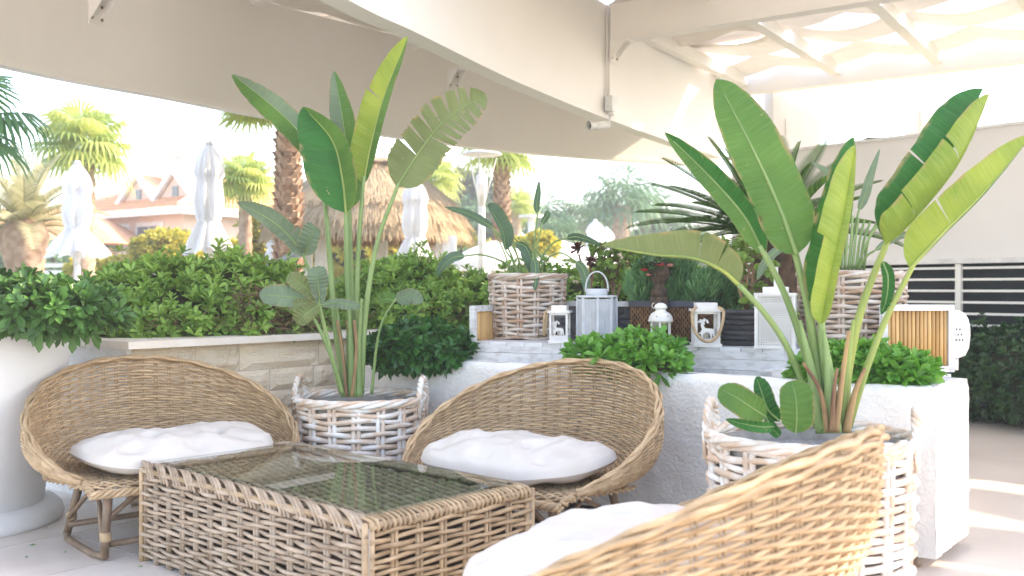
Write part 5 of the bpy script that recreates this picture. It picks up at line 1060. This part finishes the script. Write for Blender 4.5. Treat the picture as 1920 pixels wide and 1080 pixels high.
# thatched hut
d = 18; c = Vector(at(690,d)); random.seed(41); t = thing('thatched_hut', 'round open hut with a shaggy thatched roof on white columns', 'hut', c)
rr = 1.75; zt = zz(300,d); ze = zz(428,d)
prof_ = [(.42,zt),(.62,zt-.06),(1.15,lerp(zt,ze,.38)),(1.52,lerp(zt,ze,.62)),(1.74,lerp(zt,ze,.86)),(1.80,ze)]
mb = MB(); mb.lathe([(p[0]*.97,p[1]-.04) for p in prof_]+[(1.5,ze+.02),(1.2,ze+.35)], c, 40, cap=True); part(t, 'roof_frame', mb, thatch)
v = []; f = []; rnd = []
for i in range(26000):
    u = random.random()**.75; x = u*(len(prof_)-1); k = min(int(x), len(prof_)-2); r_ = lerp(prof_[k][0],prof_[k+1][0],x-k); z = lerp(prof_[k][1],prof_[k+1][1],x-k); a = random.uniform(0,6.283)+math.pi*0
    e = Vector((math.cos(a),math.sin(a),0)); s = Vector((-e.y,e.x,0)); p = c+e*r_+Vector((0,0,z+.02)); sl_ = Vector((prof_[k+1][0]-prof_[k][0], 0, prof_[k+1][1]-prof_[k][1])).normalized(); dn = e*sl_.x+Vector((0,0,sl_.z)); ln = random.uniform(.18,.42)
    q = p+dn*ln+e*random.uniform(.0,.05)+s*random.uniform(-.06,.06); o = len(v); v += [p-s*.007, p+s*.007, q+s*.003, q-s*.003]; f.append((o,o+1,o+2,o+3)); rnd += [random.random()]*4
rawmesh('thatch_straw', np.array([tuple(x) for x in v]), np.array(f), np.array(rnd), thatch, t)['kind'] = 'stuff'
v = []; f = []; rnd = []
for i in range(3000):
    a = random.uniform(0,6.283); e = Vector((math.cos(a),math.sin(a),0)); s = Vector((-e.y,e.x,0)); r_ = random.uniform(1.25,1.6); p = c+e*r_+Vector((0,0,ze+.1)); q = p+Vector((0,0,-random.uniform(.2,.42))); o = len(v); v += [p-s*.012,p+s*.012,q+s*.006,q-s*.006]; f.append((o,o+1,o+2,o+3)); rnd += [random.random()]*4
rawmesh('hanging_fringe', np.array([tuple(x) for x in v]), np.array(f), np.array(rnd), mat('old_thatch', (.50,.28,.12),(.22,.11,.05),.95,10,attr='rnd',lo=.1,hi=.9), t)['kind'] = 'stuff'
for px in (575,603,828,716):
    q = Vector(at(px, 17.4 if px in (603,828) else 18.8)); mb = MB(); mb.box(q+Vector((0,0,ze/2)), (.2,.2,ze)); part(t, 'column', mb, trim)
mb = MB(); q = Vector(at(843,16.9)); mb.box(q+Vector((0,0,.95)), (.22,.1,zz(442,16.9)*2-1.9)); solo('white_board', mb, trim, 'upright white board standing right of the thatched hut', 'board', q)
# lamps
c = Vector(at(903,15)); t = thing('street_lamp', 'tall white garden lamp with a flat disc top, left of the bare palm trunk', 'lamp', c); zt = zz(289,15)
mb = MB(); mb.tube([c, c+Vector((0,0,zt-1.3)), c+Vector((0,0,zt-.45)), c+Vector((0,0,zt-.25))], [.075,.055,.05,.05], 12); part(t, 'post', mb, trim)
mb = MB(); mb.lathe([(.05,zt-.8),(.085,zt-.45),(.085,zt-.32),(.04,zt-.3)], c, 14); part(t, 'lamp_head', mb, trim)
mb = MB(); mb.lathe([(.0,zt-.03),(.30,zt-.015),(.31,zt),(.25,zt+.03),(0,zt+.04)], c, 24, cap=False); part(t, 'disc', mb, trim)
for k in range(3):
    a = k*2.09+.4; mb = MB(); mb.tube([c+Vector((.05*math.cos(a),.05*math.sin(a),zt-.75)), c+Vector((.25*math.cos(a),.25*math.sin(a),zt))], .007, 5); part(t, 'strut', mb, trim)
c = Vector(at(996,25)); t = thing('street_lamp', 'small white lamp post with a flat top in the distance, beside the upright strelitzia leaf', 'lamp', c); zt = zz(408,25)
mb = MB(); mb.tube([c, c+Vector((0,0,zt))], .09, 10); part(t, 'post', mb, trim); mb = MB(); mb.lathe([(.32,zt),(.33,zt+.05),(.0,zt+.08)], c, 16); part(t, 'disc', mb, trim)
# wind turbine far away
c = Vector(at(1057,110)); t = thing('wind_turbine', 'tiny white wind turbine on the horizon above the palms', 'wind turbine', c); zt = zz(376,110)
mb = MB(); mb.tube([c, c+Vector((0,0,zt))], [.35,.18], 10); part(t, 'tower', mb, trim); mb = MB(); mb.box(c+Vector((0,-.2,zt)), (.36,.8,.36)); part(t, 'nacelle', mb, trim)
for k in range(3):
    a = R(190+k*120); mb = MB(); e = Vector((math.cos(a),0,math.sin(a))); mb.tube([c+Vector((0,-.7,zt)), c+Vector((0,-.7,zt))+e*3.3], [.14,.03], 4); part(t, 'blade', mb, trim)
# lounge chair back
c = P(540,488,12); t = thing('sun_lounger', 'grey raised back of a sun lounger showing over the hedge', 'sun lounger', Vector((c.x,c.y,0)))
mb = MB(); mb.bar(c+Vector((-.22,0,-.10)), c+Vector((.16,0,.10)), .5, .05, up=(0,0,1)); part(t, 'backrest', mb, mat('grey_sling', (.42,.43,.50), None, .9))
mb = MB(); mb.box(Vector((c.x+.35,c.y,c.z-.25)), (1.3,.55,.05)); part(t, 'seat', mb, MATS['grey_sling'])
for dx in (-.1,.85):
    mb = MB(); mb.tube([(c.x+dx,c.y,0),(c.x+dx,c.y,c.z-.25)], .02, 6); part(t, 'leg', mb, trim)
# house ------------------------------------------------------------
def quadprism(mb, pts, th):
    pts = [Vector(p) for p in pts]; n = len(pts); mb.add(pts+[p-Vector((0,0,th)) for p in pts], [tuple(range(n)), tuple(range(2*n-1,n-1,-1))]+[(i,n+i,n+(i+1)%n,(i+1)%n) for i in range(n)])
K = Vector(((345-960)/F*36,36,0)); ha = Vector((-.80,.60,0)); hb = Vector((.60,.80,0)); zeave = zz(390,36)
t = thing('villa', 'large pink-cream villa with terracotta tiled roof, dormers and a balcony', 'house', K)
def hp(a, b, z): return K+ha*a+hb*b+Vector((0,0,z))
LA, LB = 9.0, 9.0
mb = MB(); mb.box(hp(LA/2,LB/2,zeave/2), (LA,LB,zeave), math.atan2(ha.y,ha.x)); part(t, 'wall', mb, housew)
mb = MB(); zr = zeave+2.0; o = .55
e = [hp(-o,-o,zeave), hp(LA+o,-o,zeave), hp(LA+o,LB+o,zeave), hp(-o,LB+o,zeave)]; r1, r2 = hp(3.2,LB/2,zr), hp(LA-3.6,LB/2,zr)
mb.add(e+[r1,r2], [(0,1,5,4),(1,2,5),(2,3,4,5),(3,0,4),(3,2,1,0)]); rf = part(t, 'roof', mb, tile)
mb = MB(); 
for a_, b_ in ((e[0],e[1]),(e[0],e[3]),(e[1],e[2])): mb.bar(a_-Vector((0,0,.12)), b_-Vector((0,0,.12)), .25, .26)
part(t, 'eave_board', mb, trim)
mb = MB()
for a_, b_ in ((e[0],r1),(e[1],r2),(e[3],r1),(r1,r2)): mb.bar(a_+Vector((0,0,.06)), b_+Vector((0,0,.06)), .22, .14)
part(rf, 'ridge_tiles', mb, mat('pale_ridge', (.72,.55,.42), None, .8))
# tile courses
mb = MB()
for k in range(1,12):
    s = k/12
    for (A,B_,C_,D_) in ((e[0],e[1],r2,r1),(e[3],e[0],r1,r1)):
        a_ = A.lerp(D_, s)+Vector((0,0,.03)); b_ = B_.lerp(C_, s)+Vector((0,0,.03)); 
        if (b_-a_).length > .3: mb.bar(a_, b_, .05, .05)
part(rf, 'tile_courses', mb, tile, stuff=True)
for (a0, lab) in ((1.6,None),(4.0,None)):
    # gabled dormer with white bargeboards
    w2 = .95; bz = zeave+.25; fb = .75
    mb = MB(); f_ = [hp(a0-w2,fb,bz), hp(a0+w2,fb,bz), hp(a0+w2,fb,bz+.35), hp(a0,fb,bz+1.15), hp(a0-w2,fb,bz+.35)]; bk = [p+hb*2.2 for p in f_]
    mb.add(f_+bk, [(0,1,2,3,4),(9,8,7,6,5),(0,4,9,5),(1,6,7,2),(0,5,6,1),(2,7,8,3),(3,8,9,4)]); dm = part(t, 'dormer', mb, housew)
    mb = MB(); 
    for sg in (-1,1): mb.bar(hp(a0,fb-.12,bz+1.30), hp(a0+sg*(w2+.35),fb-.12,bz+.18), .16,.2)
    part(dm, 'bargeboard', mb, trim)
    mb = MB(); 
    for sg in (-1,1): quadprism(mb, [hp(a0,fb-.1,bz+1.32), hp(a0+sg*(w2+.35),fb-.1,bz+.22), hp(a0+sg*(w2+.35),fb+2.2,bz+.22), hp(a0,fb+2.2,bz+1.32)], .08)
    part(dm, 'dormer_roof', mb, tile)
    mb = MB(); q = hp(a0,fb-.02,bz+.45); mb.box(q, (.35,.05,.5), math.atan2(ha.y,ha.x)); part(dm, 'window', mb, winm)
q = hp(3.3,1.9,0); mb = MB(); mb.box(Vector((q.x,q.y,zeave+1.4)), (.55,.5,1.7)); ch_ = part(rf, 'chimney', mb, trim)
mb = MB(); mb.box(Vector((q.x,q.y,zeave+2.32)), (.75,.7,.12)); mb.box(Vector((q.x-.15,q.y,zeave+2.48)), (.16,.16,.2)); mb.box(Vector((q.x+.15,q.y,zeave+2.48)), (.16,.16,.2)); part(t, 'chimney_cap', mb, trim)
for (a0, w_, z0_, h_) in ((2.1,1.5,2.3,1.25),(3.9,.7,2.3,1.25),(5.2,.5,2.3,1.25),(7.0,.8,2.2,1.2),(8.2,.6,2.2,1.1)):
    mb = MB(); mb.box(hp(a0,-.03,z0_+h_/2), (w_+.24,.05,h_+.24), math.atan2(ha.y,ha.x)); wd_ = part(t, 'window', mb, trim)
    for s_ in ((-.25,.25) if w_ > .9 else (0,)):
        mb = MB(); mb.box(hp(a0+s_*w_,-.065,z0_+h_/2), (w_*(.44 if w_ > .9 else .85),.03,h_*.92), math.atan2(ha.y,ha.x)); part(wd_, 'pane', mb, winm)
for (b0,) in ((3.2,),(6.4,)):
    mb = MB(); mb.box(hp(-.03,b0,3.0), (.05,1.1,1.3), math.atan2(ha.y,ha.x)); wd_ = part(t, 'window', mb, trim); mb = MB(); mb.box(hp(-.065,b0,3.0), (.03,.9,1.1), math.atan2(ha.y,ha.x)); part(wd_, 'pane', mb, winm)
mb = MB(); mb.box(hp(4.5,-.9,1.95), (LA,1.8,.22), math.atan2(ha.y,ha.x)); bal = part(t, 'balcony', mb, trim)
mb = MB()
for k in range(40): mb.box(hp(.1+k*LA/40,-1.75,2.35), (.05,.05,.62))
part(bal, 'balusters', mb, trim, stuff=True)
for z in (2.35,2.52,2.68): mb = MB(); mb.bar(hp(0,-1.75,z), hp(LA,-1.75,z), .05,.05); part(bal, 'rail', mb, trim)
for a0 in (.1,3.2,6.3,8.9): mb = MB(); mb.box(hp(a0,-1.72,1.3), (.32,.32,2.9)); part(t, 'porch_column', mb, trim)
# right wing of the villa and the second house
K2 = Vector(((430-960)/F*40,40,0)); t = thing('villa_wing', 'lower villa with orange roof right of the second parasol', 'house', K2)
mb = MB(); mb.box((K2.x+2.2,K2.y+2.5,1.9), (5.4,5,3.8)); part(t, 'wall', mb, housew)
mb = MB(); zz2 = zz(392,40); quadprism(mb, [(K2.x-1,K2.y-.5,zz2-.3),(K2.x+5.4,K2.y-.5,zz2-.3),(K2.x+3.6,K2.y+2.5,zz2+.95),(K2.x,K2.y+2.5,zz2+1.15)], .1); mb.add([(K2.x+5.4,K2.y-.5,zz2-.3),(K2.x+5.4,K2.y+5.5,zz2-.3),(K2.x+3.6,K2.y+2.5,zz2+.95)], [(0,1,2)]); part(t, 'roof', mb, tile)
for x in (.8,2.6): mb = MB(); mb.box((K2.x+x,K2.y-.03,2.6), (.8,.05,1.1)); part(t, 'window', mb, winm)
K3 = Vector(((20-960)/F*34,34,0)); t = thing('villa', 'second villa with pinkish roof at the far left behind the date palm', 'house', K3)
mb = MB(); mb.box((K3.x-1,K3.y+3,1.3), (8,6,2.6)); part(t, 'wall', mb, housew)
mb = MB(); z3 = zz(440,34); mb.add([(K3.x-6,K3.y-.5,z3-.3),(K3.x+3.8,K3.y-.5,z3-.3),(K3.x+3.8,K3.y+6,z3-.3),(K3.x-6,K3.y+6,z3-.3),(K3.x-3,K3.y+2.7,z3+1.1),(K3.x+1.2,K3.y+2.7,z3+1.1)], [(0,1,5,4),(1,2,5),(2,3,4,5),(3,0,4),(3,2,1,0)]); part(t, 'roof', mb, tile)
for x in (-2.5,.2,2.0): mb = MB(); mb.box((K3.x+x,K3.y-.03,1.9), (.8,.05,.9)); part(t, 'window', mb, winm)
c = Vector(at(140,24)); t = thing('garden_fence', 'pale horizontal slat fence behind the date palm', 'fence', c)
for k in range(6): mb = MB(); mb.bar(c+Vector((-1.6,0,.9+k*.17)), c+Vector((2.6,.4,.9+k*.17)), .03,.10); part(t, 'slat', mb, trim)
for x in (-1.5,.5,2.5): mb = MB(); mb.box(c+Vector((x,.1,.95)), (.1,.1,1.9)); part(t, 'post', mb, trim)
# low garden wall and shrubs
mb = MB(); mb.box((-7.2,27,.9), (7.5,.3,1.8)); solo('boundary_wall', mb, bwall, 'low white boundary wall in front of the villa', 'wall', (-7.2,27,0))
for i,(px,py,d,rx,rz_,m,lab,nn) in enumerate(((305,470,22,.60,.36,yellowb,'golden shrub in front of the villa',900),(340,468,23,.36,.34,yellowb,'golden shrub left of the second parasol hem',700),(200,502,22,.75,.2,yellowb,'low golden shrub under the far left parasol',700),(490,450,21,.38,.62,yellowb,'golden shrub between the small palm and the boot-covered trunk',800),(445,482,23,.35,.3,yellowb,'golden shrub right of the second parasol',500),
    (870,372,44,1.5,1.1,darktree,'dark round tree left of the lamp post',1500),(905,440,40,2.2,1.3,palmfar,'green tree below the dark round tree',1300),(650,472,26,1.3,.75,yellowb,'pale hedge seen through the thatched hut',1100),(760,472,27,1.3,.7,palmfar,'green shrub seen through the thatched hut, right part',900),(955,470,22,.5,.28,yellowb,'golden shrub behind the strelitzia',400),(850,470,30,.8,.6,yellowb,'orange-gold shrub right of the thatched hut',500),
    (10,480,30,1.6,.7,palmfar,'blue-green hedge at the far left edge',900),(1240,470,40,2.5,.7,palmfar,'green shrub below the distant palms at the right',1100),(1110,470,46,4,.9,palmfar,'long green thicket below the distant palms',1500),(1015,462,21,.3,.25,yellowb,'golden shrub behind the upright strelitzia leaves',300))):
    p = P(px,py,d); bush('tree' if m is darktree else 'shrub', lab, 'tree' if m is darktree else 'shrub', [(p,(rx,rx*.8,rz_)),(p+Vector((rx*.5,0,-rz_*.3)),(rx*.6,rx*.5,rz_*.7)),(p+Vector((-rx*.5,0,-rz_*.35)),(rx*.6,rx*.5,rz_*.6))], nn, .05+.0045*d, .02+.0018*d, m, 'distant shrubs and trees', None, 7, seed=50+i, coresc=.7)
# low pink building and distant sheds
for i,(x0,x1,y0,d,m,lab) in enumerate(((1000,1080,438,50,pinkroof,'low pinkish building below the distant palms'),(1085,1240,452,60,bwall,'long pale building behind the distant palms'),(960,1010,452,48,housew,'small cream building behind the strelitzia'))):
    a = P(x0,y0,d); b = P(x1,y0,d); c = (a+b)/2; t = thing('low_building', lab, 'building', (c.x,c.y,0)); w_ = (b-a).length
    mb = MB(); mb.box((c.x,c.y+2,a.z/2-.3), (w_,4,a.z-.6)); part(t, 'wall', mb, housew if m is pinkroof else m)
    mb = MB(); mb.add([(c.x-w_*.55,c.y-.4,a.z-.6),(c.x+w_*.55,c.y-.4,a.z-.6),(c.x+w_*.55,c.y+4.4,a.z-.6),(c.x-w_*.55,c.y+4.4,a.z-.6),(c.x-w_*.4,c.y+2,a.z),(c.x+w_*.4,c.y+2,a.z)], [(0,1,5,4),(1,2,5),(2,3,4,5),(3,0,4)]); part(t, 'roof', mb, m)
print('tris', sum(len(o.data.polygons)*2 for o in bpy.data.objects if o.type == 'MESH'), 'objects', len(bpy.data.objects))
# ---------------------------------------------------------------- thin volume added to wash out the distance like glare
hz = bpy.data.materials.new('glare_haze'); hz.use_nodes = True; n = hz.node_tree.nodes; n.remove(n['Principled BSDF']); pv = n.new('ShaderNodeVolumePrincipled')
pv.inputs['Color'].default_value = (.95,.97,1,1); pv.inputs['Density'].default_value = .0045; hz.node_tree.links.new(pv.outputs[0], n['Material Output'].inputs['Volume'])
mb = MB(); mb.box((0,145,7.4), (380,390,17.2)); o = link('glare_haze_box', mb.mesh('glare_haze_box', hz)); o['kind'] = 'stuff'
